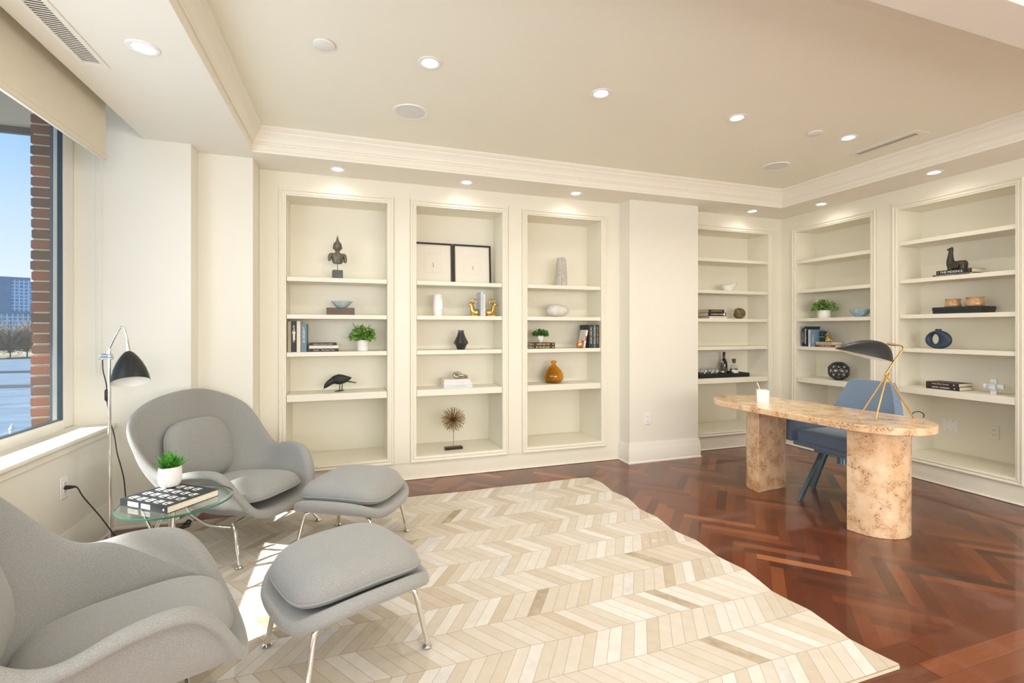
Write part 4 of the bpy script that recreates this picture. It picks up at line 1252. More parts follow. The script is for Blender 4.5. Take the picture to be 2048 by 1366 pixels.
sh = part('back_and_arms', m, M['denim'], t, solid=(.055, 0), smooth=180, sub=0)
md = sh.modifiers.new('bevel', 'BEVEL'); md.width = .018; md.segments = 4; md.limit_method = 'ANGLE'; md.angle_limit = math.radians(50)
soft(MB().box(-.25, .20, -.29, .29, .372, .408), 'seat_base', bev=.012)
part('hub', MB().box(-.20, .08, -.13, .13, .345, .373).cyl((-.05, 0, .26), (-.05, 0, .35), .035), M['sky_tinted_steel'], t)
hub = Vector((-.10, .06, .34))
ftp = [Vector((3.392, 2.865, 0)) - Vector((3.86, 2.83, 0)), Vector((3.790, 3.075, 0)) - Vector((3.86, 2.83, 0)), Vector((4.02, 2.62, 0)) - Vector((3.86, 2.83, 0)), Vector((3.60, 2.44, 0)) - Vector((3.86, 2.83, 0))]
for k_, f in enumerate(ftp):
    a = Vector((-.05, .0, .345)) + Vector((f.x + .05, f.y, 0)) * .22
    if k_ == 0: a = Vector((-.16, .085, .347))
    if k_ == 1: a = Vector((-.10, .10, .347))
    d = (f - a); h = Vector((d.x, d.y, 0)).normalized(); w = Vector((-h.y, h.x, 0)) * .011; g_ = h * .027
    vs = []
    for p, s in ((a, 1.0), (f, .85)):
        vs += [p + w + g_ * s, p - w + g_ * s, p - w - g_ * s, p + w - g_ * s]
    m = MB().add([tuple(v) for v in vs], [(0, 1, 2, 3), (7, 6, 5, 4), (0, 4, 5, 1), (1, 5, 6, 2), (2, 6, 7, 3), (3, 7, 4, 0)])
    part('leg', m, M['sky_tinted_steel'], t, smooth=0, bevel=.002)

# ================================================================== SHELF OBJECTS, bookcase wall
YO = 4.50                      # usual distance of ornaments on the bookcase wall
def sx_(px, Y=YO): return onY(px, HYP, Y).x
def mpp(px, Y=YO):             # metres per photo pixel at that spot
    x = sx_(px, Y); return (_s * x + _c * Y) / FPX
Z1, Z2, Z3, Z4 = 1.8035, 1.4865, 1.1675, .8085
# bronze bust on a slate cube
s = mpp(675)
t = thing('bust_statue', 'small bronze bust with a pointed headdress mounted on a grey cube', 'statue', (sx_(675), YO, Z1), math.radians(8))
part('plinth', MB().box(-.041, .041, -.041, .041, 0, .079), M['slate'], t, bevel=.002)
part('rod', MB().cyl((0, 0, .078), (0, 0, .165), .003, n=10), M['bronze'], t)
body = [(.036, .139, .026), (.046, .16, .032), (.050, .18, .036), (.052, .20, .037), (.056, .215, .036), (.050, .226, .031), (.026, .232, .022), (.019, .240, .018), (.019, .252, .018), (.026, .258, .024), (.033, .274, .031), (.035, .292, .034), (.034, .306, .034), (.029, .320, .031), (.020, .330, .022), (.014, .338, .015), (.012, .35, .012), (.007, .366, .008), (.003, .385, .004), (1e-5, .388, 1e-5)]
def bustf(u, v):
    k = v * (len(body) - 1); i = min(len(body) - 2, int(k)); f = k - i
    rx = body[i][0] * (1 - f) + body[i + 1][0] * f; z = body[i][1] * (1 - f) + body[i + 1][1] * f; ry = body[i][2] * (1 - f) + body[i + 1][2] * f
    a = 2 * PI * u
    return (rx * math.cos(a), ry * math.sin(a), z)
m = MB().grid(bustf, 28, 58, cu=True)
m.ell((0, 0, .14), .036, .026, .004, 16, 6)
m.tube(smoothpath([(.040, 0, .222), (.057, 0, .212), (.064, .003, .19), (.066, .004, .165), (.062, .004, .150)], 4), [.012, .013, .0155, .017, .017, .017, .016, .0155, .0155, .015, .0145, .014, .0135, .013, .012, .011, .010], 12)
m.tube(smoothpath([(-.040, 0, .222), (-.057, 0, .212), (-.064, .003, .19), (-.066, .004, .172), (-.062, .004, .162)], 4), [.012, .013, .0155, .017, .017, .017, .016, .0155, .0155, .015, .0145, .014, .0135, .013, .012, .011, .010], 12)
m.ell((0, -.033, .284), .0045, .007, .010, 10, 6).ell((0, -.032, .270), .009, .004, .003, 10, 6)
for sx in (1, -1):
    m.ell((.0355 * sx, .0, .280), .004, .008, .018, 10, 6).ell((.013 * sx, -.030, .292), .007, .004, .003, 10, 6)
m.tube(smoothpath([(-.040, -.026, .225), (-.01, -.040, .205), (.03, -.036, .175), (.046, -.020, .155)], 5), .0035, 8)
part('bust', m, M['bronze'], t, smooth=60)
part('hair', MB().lathe([(.0355, .292), (.0362, .302), (.033, .316), (.024, .328), (.016, .337)], 28, sy=.98, rfun=lambda a, z: 1 + .02 * math.sin(14 * a) * math.sin(z * 900)), M['bronze'], t)
# walnut box with pale blue bowl
s = mpp(682, 4.47)
tag(part('wooden_box', MB().box(-.116, .116, -.075, .075, 0, .062), M['walnut'], None, loc=(sx_(681.5, 4.47), 4.49, Z2), bevel=.002), 'dark walnut box lying under the pale blue bowl', 'box')
tag(part('bowl', MB().lathe([(1e-7, 0), (.038, 0), (.042, .004), (.060, .022), (.082, .043), (.095, .058), (.092, .058), (.078, .044), (.055, .024), (.03, .010), (1e-7, .008)], 48), M['bluebowl'], None, loc=(sx_(683.5, 4.47), 4.48, Z2 + .0625), smooth=50), 'pale blue glazed bowl on the walnut box', 'bowl')
# upright and lying books in the first bay
xb = sx_(576, 4.46)
u_ = [(.026, .262, .17, rgb(176, 170, 140), 'olive grey upright book, leftmost of the four beside the stack', 'inkg', 'SELECTED ESSAYS', 0),
      (.037, .262, .18, (.018, .02, .032, 1), 'black upright book with white and tan spine lettering', 'inkw', 'AMERICAN', 0),
      (.030, .262, .17, rgb(224, 214, 196), 'cream upright book between the black and the blue one', 'inkg', '', 0),
      (.043, .240, .19, rgb(106, 134, 150), 'grey blue upright book next to the lying stack', 'inkw', 'A HISTORY OF', 0)]
x = xb
for T, Lh, D, c, lab, tm, tt, _ in u_:
    b = book((x, 4.44, Z3), Lh, D, T, c, lab, 0, True, 'upright books in the bookcase with the crow', tt or None, tm, (Lh * .55, T * .42, .6))
    if tm == 'inkw' and T < .04: 
        part('spine_emblem', MB().box(T * .3, T * .75, -.0012, -.0002, Lh * .38, Lh * .60).box(T * .15, T * .85, -.0012, -.0002, Lh * .60, Lh * .66), M['paper'], b, smooth=0)
    x += T + .0035
x0 = sx_(618, 4.46)
for T, Lh, c, lab, tt, tm, dx in ((.026, .236, (.020, .019, .019, 1), 'black lying book at the bottom of the stack beside the blue book', 'Fooled     The Future Then', 'inkw', 0.0),
                              (.026, .238, rgb(222, 216, 206), 'white lying book in the middle of the stack beside the blue book', '', 'inkg', -.001),
                              (.021, .222, (.012, .012, .013, 1), 'black lying book on top of the stack beside the blue book', 'WOMEN OF LETTERS AND MEMORY', 'inkw', -.002)):
    zb = Z3 + {.0: 0, -.001: .0265, -.002: .053}[dx]
    book((x0 + .004 + dx, 4.445, zb), Lh, .165, T, c, lab, 0, False, 'stack of lying books beside the blue book', tt or None, tm, (Lh * .72, T * .36))

def leafy(t, name, n, R, h0, mat, ls=.016, spread=1.0, up=.55, seed=1, round_=.7):
    r_ = random.Random(seed); m = MB()
    for i in range(n):
        a = r_.uniform(0, 2 * PI); e = math.acos(r_.uniform(-.15, 1)); q = R * r_.uniform(.35, 1.0)
        p = Vector((math.sin(e) * math.cos(a) * q * spread, math.sin(e) * math.sin(a) * q * spread, h0 + math.cos(e) * q * up))
        d = Vector((math.cos(a) * math.sin(e) + r_.uniform(-.6, .6), math.sin(a) * math.sin(e) + r_.uniform(-.6, .6), .55 * math.cos(e) + r_.uniform(-.25, .7))).normalized()
        sd = d.cross(Vector((r_.uniform(-1, 1), r_.uniform(-1, 1), r_.uniform(-.3, 1)))).normalized(); nn = d.cross(sd)
        l = ls * r_.uniform(.7, 1.3); w = l * .36 * round_ / .7
        m.add([tuple(p), tuple(p + d * l * .45 + sd * w + nn * l * .08), tuple(p + d * l), tuple(p + d * l * .45 - sd * w + nn * l * .08), tuple(p + d * l * .5)],
              [(0, 1, 4), (1, 2, 4), (2, 3, 4), (3, 0, 4)])
    part(name, m, mat, t, smooth=0)
def stems(t, n, R, h0, up, spread, seed, mat, tall=()):
    r_ = random.Random(seed); m = MB()
    for i in range(n):
        a = r_.uniform(0, 2 * PI); e = r_.uniform(.1, 1.2)
        m.tube([(0, 0, h0 * .8), (math.sin(e) * math.cos(a) * R * .5 * spread, math.sin(e) * math.sin(a) * R * .5 * spread, h0 + math.cos(e) * R * .5 * up), (math.sin(e) * math.cos(a) * R * .95 * spread, math.sin(e) * math.sin(a) * R * .95 * spread, h0 + math.cos(e) * R * up)], .0012, 5)
    part('stems', m, mat, t)
t = thing('potted_plant', 'leafy yellow-green plant in a white pot beside the lying books', 'potted plant', (sx_(725.5), YO, Z3))
pot(t, [(1e-7, 0), (.046, 0), (.049, .01), (.051, .09), (.051, .097), (.047, .097), (.046, .085)], M['ceramic'], soil_r=.047, soil_z=.088)
leafy(t, 'foliage', 560, .104, .108, M['leaf2'], .027, 1.0, 1.02, 3, .95)
stems(t, 26, .12, .10, .95, 1, 4, M['leaf3'])
sp_ = MB(); r_ = random.Random(9)
for (dx, dz) in ((-.085, .14), (-.045, .12), (.06, .125), (.1, .085), (-.115, .03)):
    for j in range(7):
        f = .45 + .55 * j / 6; p = Vector((dx * f, r_.uniform(-.02, .02), .10 + dz * f))
        for sgn in (1, -1):
            d = Vector((sgn * .5, r_.uniform(-.4, .4), .6)).normalized(); sd = Vector((.6 * sgn, .8, 0)).cross(d).normalized(); l = .013
            sp_.add([tuple(p), tuple(p + d * l * .5 + sd * .005), tuple(p + d * l), tuple(p + d * l * .5 - sd * .005)], [(0, 1, 2, 3)])
part('sprig', sp_, M['leaf2'], t, smooth=0)

# crow
s = mpp(680, 4.52)
cw = Vector((sx_(681, 4.52), 4.52, Z4))
t = thing('bird_figurine', 'black crow figurine leaning down to peck on the thick shelf', 'bird figurine', cw)
ztop = 786.0
def cp_(x, y, d=0.0): return (( x - 681) * s, d, (782.5 - y) * s)
m = MB()
pts = [cp_(650, 776), cp_(654, 771), cp_(659, 766), cp_(665, 762), cp_(671, 759.5), cp_(677, 758.9), cp_(684, 759), cp_(690, 758.8), cp_(696, 757.8), cp_(701.5, 756.6)]
rad = [q * s / 1.3 for q in (.3, 4.2, 5.6, 6.4, 8.8, 10, 9.2, 7, 4, .5)]
P2 = smoothpath(pts, 5)
R2 = []
for i in range(len(rad) - 1):
    for j in range(5): R2.append(rad[i] + (rad[i + 1] - rad[i]) * j / 5)
R2.append(rad[-1])
m.tube(P2, R2, 18, flat=1.3)
part('body', m, M['blackcast'], t, smooth=60)
part('beak', MB().tube([cp_(653.5, 770), cp_(651, 775), cp_(648.8, 777.6)], [.0075, .0045, .001], 10), M['blackcast'], t)
tl_ = MB()
tl_.add([cp_(687, 760, -.010), cp_(687, 760, .010), cp_(711, 766, .011), cp_(711, 766, -.011), cp_(687, 763, -.010), cp_(687, 763, .010), cp_(710.5, 767.4, .011), cp_(710.5, 767.4, -.011)],
        [(0, 1, 2, 3), (7, 6, 5, 4), (0, 4, 5, 1), (1, 5, 6, 2), (2, 6, 7, 3), (3, 7, 4, 0)])
part('tail', tl_, M['blackcast'], t, smooth=0)
for sgn in (1, -1):
    w = MB()
    def wing(u, v, sgn=sgn):
        p = P2[int(18 + u * 26)]; r = R2[int(18 + u * 26)] * 1.04
        a = .15 + 1.15 * v
        return (p.x + .004 * u, p.y + sgn * r * math.cos(a), p.z + r * 1.3 * math.sin(a))
    w.grid(wing, 12, 6)
    part('wing', w, M['blackcast'], t, smooth=60, solid=(.002, 0))
for (xx, d, fx) in ((679.5, -.014, -8.5), (684.0, .014, -7.5)):
    m = MB(); m.tube([cp_(xx + .5, 766, d), cp_(xx, 775, d), cp_(xx, 782, d)], .0038, 8)
    for dx, dy in ((-10, -.004), (-8, -.016), (-7, .012), (4.5, 0)):
        m.tube([cp_(xx, 781.3, d), cp_(xx + dx * .6, 781.2, d + dy * .6), cp_(xx + dx, 782.2, d + dy)], [.0034, .0032, .0012], 8)
    part('leg', m, M['blackcast'], t)

# framed prints leaning in the second bay
def framed(px0, px1, label, seed, Y0=4.632, h=.402, lean=.06):
    x0, x1 = max(.569, sx_(px0, Y0)), sx_(px1, Y0); w = x1 - x0
    t = thing('picture_frame', label, 'framed picture', ((x0 + x1) / 2, Y0, Z1 + .0016), 0, 'black framed prints', rot=(-lean, 0, 0))
    m = MB(); fw, d = .017, .022
    m.box(-w / 2, w / 2, 0, d, 0, fw).box(-w / 2, w / 2, 0, d, h - fw, h).box(-w / 2, -w / 2 + fw, 0, d, fw, h - fw).box(w / 2 - fw, w / 2, 0, d, fw, h - fw)
    part('frame', m, plain('dark_frame_wood', (.014, .012, .010, 1), .35), t, bevel=.001)
    part('mat_board', MB().box(-w / 2 + fw, w / 2 - fw, .009, .012, fw, h - fw), plain('ivory_mount', (.80, .765, .69, 1), .85, var=.01), t, smooth=0)
    b = .085; lines = MB()
    for (a0, a1, z0, z1) in ((-b, b, h * .27, h * .27 + .0008), (-b, b, h * .73, h * .73 + .0008), (-b, -b + .0008, h * .27, h * .73), (b - .0008, b, h * .27, h * .73)):
        lines.box(a0, a1, .0084, .009, z0, z1)
    part('plate_mark', lines, plain('pencil_line', (.58, .53, .45, 1), .9), t, smooth=0)
    r_ = random.Random(seed); d_ = MB()
    if seed == 1: seg = [((-.004, .205), (.002, .196)), ((.002, .196), (.004, .178)), ((.004, .178), (.008, .166)), ((-.006, .178), (.004, .172)), ((.003, .166), (.001, .150)), ((-.010, .172), (-.004, .180))]
    else: seg = [((-.001, .190), (.003, .180)), ((.0, .182), (.005, .172)), ((.003, .176), (.012, .150)), ((.005, .174), (.018, .160)), ((-.006, .184), (-.001, .182))]
    for q, (a, bb) in enumerate(seg):
        d_.tube([(a[0], .0086, a[1]), (bb[0], .0086, bb[1])], .0017 if q < 3 else .0007, 6)
    part('ink_drawing', d_, M['inkk'], t)
    return t
framed(826.5, 905.5, 'black framed small ink drawing on the top shelf, the one nearer the crow bookcase', 1)
framed(907.5, 982.5, 'black framed small ink drawing on the top shelf, the one nearer the ribbed vase', 2)

# white face vase
s = mpp(876)
def facev(u, v):
    a = 2 * PI * u; z = v * .205
    r = .041 + .0085 * math.sin(PI * min(1, v * .95 + .06)) ** .8
    if v > .97: r -= .003
    x, y = r * math.cos(a), r * math.sin(a)
    da = ((a + PI / 2 + PI) % (2 * PI)) - PI          # angle from the front (-y), turned slightly
    da -= .55
    nose = math.exp(-(da / .14) ** 2) * (1 if .30 < v < .72 else 0) * (.004 + .007 * max(0, (.72 - v) / .42))
    brow = math.exp(-((v - .74) / .03) ** 2) * math.exp(-((abs(da) - .38) / .28) ** 2) * .003
    eye = -math.exp(-((v - .66) / .035) ** 2) * math.exp(-((abs(da) - .38) / .2) ** 2) * .003
    mouth = math.exp(-((v - .20) / .02) ** 2) * math.exp(-(da / .28) ** 2) * .003 + math.exp(-((v - .15) / .02) ** 2) * math.exp(-(da / .22) ** 2) * .003
    k = 1 + (nose + brow + eye + mouth) / r
    return (x * k, y * k, z)
m = MB().grid(facev, 72, 60, cu=True); m.lathe([(1e-7, .198), (.034, .198), (.039, .205)], 30, caps=False); m.lathe([(1e-7, 0), (.041, 0)], 30, caps=False)
tag(part('face_vase', m, M['ceramic'], None, loc=(sx_(876.5), YO, Z2), smooth=70), 'white ceramic vase with a face in relief under the picture frames', 'vase')

# ram bookends with two pale books between them
Yr = 4.47; s = mpp(965, Yr)
def ram(px, flip, label):
    t = thing('ram_bookend', label, 'bookend', (sx_(px, Yr), Yr, Z2 + .0006), 0, 'brass ram bookends'); t.scale = (1.28,) * 3
    f = -1 if flip else 1
    def q(x, z, y=0.0): return (f * x, y, z)
    m = MB()
    m.tube([q(-.006, .003), q(.044, .003)], .0, 4)
    m = MB().box(min(f * -.016, f * .050), max(f * -.016, f * .050), -.022, .022, 0, .005)
    part('base', m, M['gold'], t, bevel=.002)
    m = MB().tube(smoothpath([q(.048, .027), q(.030, .027), q(.010, .029), q(-.002, .045), q(-.008, .070), q(-.014, .088)], 5), [.020, .021, .022, .023, .024, .0245, .025, .0245, .024, .023, .022, .021, .020, .0195, .019, .018, .0172, .0165, .016, .0152, .0145, .014, .0135, .013, .0125, .012], 16, flat=1.1)
    m.tube([q(.0, .004), q(-.002, .030)], [.014, .018], 14)
    part('body', m, M['gold'], t, smooth=60)
    part('head', MB().tube([q(-.006, .092), q(-.016, .092), q(-.030, .085), q(-.042, .079)], [.009, .0135, .0105, .004], 14), M['gold'], t)
    part('ear', MB().tube([q(-.008, .094, -.010), q(.006, .100, -.020), q(.014, .104, -.024)], [.004, .0055, .001], 8).tube([q(-.008, .094, .010), q(.006, .100, .020), q(.014, .104, .024)], [.004, .0055, .001], 8), M['gold'], t)
    for y in (-.007, .007):
        arc = [q(-.012, .098, y)] + [q(.008 + .022 * math.cos(a), .107 + .024 * math.sin(a), y * 1.6) for a in [PI - i * PI / 9 for i in range(0, 12)]]
        part('horn', MB().tube(smoothpath(arc, 2), .0026, 8), M['brass'], t)
ram(946, False, 'brass ram bookend facing the white face vase')
ram(985, True, 'brass ram bookend facing the niche side, behind the pale books')
x = sx_(957.8, Yr)
for T, Lh, D, c, lab in ((.024, .232, .17, rgb(196, 208, 218), 'pale blue upright book between the ram bookends'), (.017, .208, .15, rgb(228, 220, 210), 'white upright book between the ram bookends, shorter than the blue one')):
    b = book((x, 4.40, Z2), Lh, D, T, c, lab, 0, True, 'pale books between the ram bookends', 'garden notes' if T > .02 else None, 'inkg', (Lh * .5, T * .3, .5))
    x += T + .002

# black faceted vase
def facet(a, z): return 1 + .035 * math.cos(12 * a)
tag(part('vase', MB().lathe([(1e-7, 0), (.034, 0), (.038, .006), (.056, .045), (.0705, .062), (.058, .088), (.041, .122), (.031, .150), (.026, .172), (.0275, .184), (.0245, .184), (.024, .172), (.028, .15)], 96, rfun=facet), M['blackcast'] if False else plain('gunmetal_glaze', (.02, .021, .023, 1), .28, var=.15, coat=.4), None, loc=(sx_(922), YO, Z3), smooth=25), 'black faceted vase with a flared waist and narrow neck', 'vase')

# stack of white books with a pewter knot
xk = sx_(887, 4.44)
for i, (T, Lh, dx, c, lab) in enumerate(((.031, .274, .0, rgb(208, 214, 222), 'white blue-edged book at the bottom of the stack under the knot'), (.022, .266, .001, rgb(222, 222, 222), 'white book in the middle of the stack under the knot'), (.027, .250, .003, rgb(226, 222, 216), 'white book at the top of the stack, right under the knot'))):
    z = Z4 + (0, .0315, .054)[i]
    book((xk + dx, 4.42, z), Lh, .20, T, c, lab, 0, False, 'white books under the metal knot', 'houses and gardens' if i == 0 else None, 'inkg', (Lh * .6, T * .35))
s = mpp(922, 4.5)
kx = sx_(921, 4.5)
m = MB()
link1 = [Vector((-.034 + .034 * math.cos(a), -.012 + .020 * math.sin(a) , .021 + .017 * math.sin(a) * .6 + .004)) for a in [i * PI / 14 for i in range(28)]]
m.tube([Vector((-.028 + .036 * math.cos(a), .012 * math.sin(a), .032 + .020 * math.sin(a))) for a in [i * PI / 16 for i in range(32)]], .0125, 14, closed=True)
m2 = MB().tube([Vector((.018 + .052 * math.cos(a) * .92, .030 * math.sin(a), .024 - .010 * math.cos(a))) for a in [i * PI / 16 for i in range(32)]], .0125, 14, closed=True)
t = thing('knot_sculpture', 'pewter interlocked knot ornament on the stack of white books', 'ornament', (kx, 4.51, Z4 + .0815), math.radians(10))
part('link', m, M['pewter'], t, smooth=180); part('link', m2, M['pewter'], t, smooth=180)

# urchin starburst on a stand
ub = onZ(907, 898, ZB)
t = thing('starburst_sculpture', 'gold spiky starburst ornament on a rod and dark base, in the bottom compartment', 'ornament', (ub.x, ub.y, ZB + .0005), math.radians(3))
part('base', MB().box(-.085, .085, -.030, .030, 0, .024), M['lead'], t, bevel=.002)
part('rod', MB().cyl((0, 0, .022), (0, 0, .225), .0042, n=10), M['pewter'], t)
hc = Vector((0, 0, .285))
m = MB(); r_ = random.Random(5)
for i in range(190):
    zc_ = 1 - 2 * (i + .5) / 190; a = i * 2.39996; rr = math.sqrt(1 - zc_ * zc_)
    d = Vector((rr * math.cos(a), rr * math.sin(a), zc_)); d = (d + Vector((r_.uniform(-.07, .07),) * 3)).normalized()
    m.tube([tuple(hc), tuple(hc + d * .122 * r_.uniform(.86, 1.04))], [.0010, .0021], 5)
part('spikes', m, M['spike'], t)
part('core', MB().ell(tuple(hc), .018, .018, .018, 14, 8), M['lead'], t)

# third bay: ribbed vase, stone, small plant on two books, copper jug, books, amber vase
x = sx_(1122.5); s = mpp(1122)
m = MB().lathe([(1e-7, 0), (.058, 0), (.0605, .02), (.059, .12), (.054, .21), (.047, .265), (.040, .295), (.033, .293), (.034, .26)], 168, rfun=lambda a, z: 1.02 - .13 * (1 - abs(math.cos(7 * a))) ** 1.5 + (.02 * math.sin(3 * a) if z > .28 else 0))
tag(part('ribbed_vase', m, M['ribbed'], None, loc=(x, YO, Z1), smooth=30), 'tall weathered grey ribbed vase on the top shelf', 'vase')
x = sx_(1115)
m = MB()
def pebble(u, v):
    a = 2 * PI * u; b = PI * v
    r = math.sin(b)
    X = r * math.cos(a); Zz = -math.cos(b)
    return (.122 * X * (1 - .05 * Zz) + .012 * (1 - X * X) * Zz * -.8, .088 * r * math.sin(a), .0675 + .0675 * Zz * (1 - .10 * X))
m.grid(pebble, 48, 28, cu=True)
tag(part('stone_egg', m, M['stone'], None, loc=(x, YO, Z2), smooth=180), 'large smooth pale stone resting on a shelf below the ribbed vase', 'stone')
xl = sx_(1063, 4.44); xr_ = sx_(1108.8, 4.44); L = xr_ - xl
for i, nm in enumerate(('PARIS', 'VENICE')):
    b = book((xl, 4.425, Z3 + i * .0295), L, .17, .029, (.035, .020, .022, 1), ('dark book lettered PARIS in yellow, under the one lettered VENICE' if i == 0 else 'dark book lettered VENICE in yellow, under the small green plant'), 0, False, 'two dark city books', nm, 'inky', (L * .58, .0165, .47))
    part('spine_mark', MB().box(.008, .016, -.0012, -.0002, .010, .019).box(L - .028, L - .012, -.0012, -.0002, .010, .019), M['inky'], b, smooth=0)
for i in range(2):
    pass
x = sx_(1080.5)
t = thing('potted_plant', 'small dark green plant in a tapered white pot on the VENICE book', 'potted plant', (x, 4.49, Z3 + .0592))
pot(t, [(1e-7, 0), (.022, 0), (.027, .006), (.036, .034), (.0375, .058), (.035, .070), (.031, .070), (.032, .060)], M['ceramic'], soil_r=.033, soil_z=.062)
leafy(t, 'foliage', 330, .074, .072, M['leaf3'], .021, 1.0, .78, 12, .8)
stems(t, 24, .07, .066, .9, 1, 8, M['leaf3'])
x = sx_(1158, 4.44)
t = thing('copper_jug', 'small hammered copper jug in front of the upright books', 'jug', (x, 4.425, Z3))
part('body', MB().lathe([(1e-7, 0), (.020, 0), (.032, .010), (.040, .028), (.039, .046), (.029, .062), (.024, .068), (.027, .078), (.025, .078), (.021, .068)], 48, rfun=lambda a, z: 1 + .012 * math.sin(11 * a + 90 * z)), M['copper'], t, smooth=60)
part('handle', MB().tube(smoothpath([(.022, .010, .070), (.040, .016, .070), (.048, .018, .048), (.040, .014, .022)], 5), .0035, 8), M['lead'], t)
xr_ = 2.450
for T, Lh, D, c, lab, tt, tm in ((.034, .240, .18, (.045, .028, .022, 1), 'brown and navy upright book against the niche side', 'CITY OF LIGHT', 'inky'), (.028, .240, .18, rgb(74, 106, 112), 'teal upright book between the brown and the black one', 'SELECTED TALES', 'inkw'), (.050, .240, .205, (.024, .028, .032, 1), 'thick black upright book behind the leaning white one', 'THE GREAT WRITERS', 'paper')):
    xr_ -= T + .002
    b = book((xr_, 4.41, Z3), Lh, D, T, c, lab, 0, True, 'dark upright books at the niche side', tt, tm, (Lh * .72, T * .38, .54))
b = book((xr_ - .064, 4.415, Z3 + .0045), .186, .13, .022, rgb(222, 218, 210), 'white book with a red spine patch leaning on the black book', 0, True, 'dark upright books at the niche side', None, 'inkg', None, lean=math.radians(11))
pm = MB().box(.005, .0215, -.0008, -.0001, .075, .125).tf(Matrix.Rotation(math.radians(11), 4, 'Y'))
part('spine_patch', pm, plain('red_patch', rgb(196, 66, 52), .6), b, smooth=0)
ab = onZ(1108, 764, Z4)
x = sx_(1108, 4.52)
t = thing('glass_vase', 'amber glass bottle vase with a round body on the thick shelf', 'vase', (x, 4.53, Z4 + .0003))
pf = [(1e-7, .004), (.06, 0), (.080, .008), (.098, .035), (.103, .065), (.095, .100), (.075, .135), (.045, .165), (.028, .180), (.0235, .192), (.024, .205), (.030, .214), (.030, .222), (.024, .226)]
part('vase_body', MB().lathe(pf + [(r - .0035 if r > .01 else r, z + (.004 if i > 8 else 0)) for i, (r, z) in enumerate(pf[::-1][:-1])] + [(1e-7, .009)], 56), M['amber'], t, smooth=60)

# ------------------------------------------------------------------ bay with the drinks tray
YD = 4.50
m = MB()
def wavebowl(u, v):
    a = 2 * PI * u; r = .03 + .058 * v ** .75
    z = .074 * v ** 1.5 + 1.3 * (v ** 3) * (.012 * math.cos(a + .2) ** 3 * (1 if math.cos(a + .2) > 0 else .4) - .008 * math.sin(2 * a))
    return (r * math.cos(a) * (1.05 + .35 * v * max(0, math.cos(a)) ** 4), r * math.sin(a) * .8, z)
m.grid(wavebowl, 48, 12, cu=True); m.lathe([(1e-7, 0), (.03, 0)], 48, sx=1.05, sy=.8)
tag(part('wave_bowl', m, M['ceramic'], None, loc=(sx_(1456, YD), YD, 1.8092), smooth=60, solid=(.003, 1)), 'white bowl with a wavy pulled rim on the shelf above the twig ball', 'bowl')
Zs = 1.4835
for i, (a, b, T, c, lab, tt, tm) in enumerate(((1416.5, 1448.5, .027, rgb(222, 212, 196), 'cream lying book at the bottom of the stack near the twig ball', 'COUNTRY HOUSES', 'inkg'), (1414, 1447.5, .042, (.014, .014, .015, 1), 'thick black lying book in the middle of the stack near the twig ball', 'A COMPLETE WORKS', 'inkw'), (1415, 1444, .033, (.016, .015, .014, 1), 'black lying book on top of the stack near the twig ball', 'COLLECTED STORIES', 'inky'))):
    x0, x1 = sx_(a, 4.44), sx_(b, 4.44)
    bb = book((x0, 4.42, Zs + (0, .0275, .070)[i]), x1 - x0, .17, T, c, lab, math.radians(-4), False, 'stack of books near the twig ball', tt, tm, ((x1 - x0) * .72, T * .34))
    if i == 1: part('spine_label', MB().box((x1 - x0) * .85, (x1 - x0) * .95, -.001, -.0002, T * .2, T * .8), M['inkw'], bb, smooth=0)
m = MB(); r_ = random.Random(21)
for i in range(64):
    ax_ = Vector((r_.gauss(0, 1), r_.gauss(0, 1), r_.gauss(0, 1))).normalized(); e1 = ax_.orthogonal().normalized(); e2 = ax_.cross(e1)
    R = r_.uniform(.052, .068); off = ax_ * r_.uniform(-.02, .02); a0 = r_.uniform(0, 6.28); ln = r_.uniform(1.8, 4.5)
    rr = math.sqrt(max(1e-4, R * R - off.length_squared))
    m.tube([tuple(off + (e1 * math.cos(a0 + ln * q / 9) + e2 * math.sin(a0 + ln * q / 9)) * rr) for q in range(10)], .0026, 5)
for i, v in enumerate(m.v):
    if v[2] < -.0655: m.v[i] = (v[0], v[1], -.0655)
tag(part('twig_ball', m, M['twine'], None, loc=(sx_(1478.5, YD), YD, Zs + .0660)), 'golden woven twig ball beside the lying books', 'ornament')

ty0 = .8055
tc_ = [onZ(1437 , 757, ty0), onZ(1491, 750.5, ty0)]
tcx = (sx_(1398, 4.45) + sx_(1491, 4.45)) / 2
t = thing('serving_tray', 'black lacquer serving tray holding glasses and bottles', 'tray', (tcx, 4.535, ty0))
W_t = (sx_(1491, 4.45) - sx_(1398, 4.45)) / 2 + .02
m = MB(); hh = .046
m.box(-W_t, W_t, -.125, .125, 0, .008); m.box(-W_t, W_t, -.125, -.115, .008, hh).box(-W_t, W_t, .115, .125, .008, hh).box(-W_t, -W_t + .01, -.115, .115, .008, hh).box(W_t - .01, W_t, -.115, .115, .008, hh)
part('tray_body', m, M['tray'], t, bevel=.001)
zt_ = ty0 + .0083
def tumbler(px, Y, label, src=[None]):
    p = (sx_(px, Y), Y, zt_)
    if src[0] is None:
        t = thing('drinking_glass', label, 'glass', p, 0, 'stemless glasses on the tray')
        part('bowl', MB().lathe([(1e-7, .002), (.022, .002), (.030, .012), (.037, .035), (.036, .062), (.031, .092), (.0295, .092), (.0345, .062), (.0355, .035), (.028, .013), (1e-7, .006)], 36), M['clear'], t, smooth=60)
        part('foot', MB().lathe([(1e-7, 0), (.021, 0), (.022, .0022), (1e-7, .0022)], 28), M['clear'], t)
        src[0] = t
    else: copy_tree(src[0], p, 0, label)
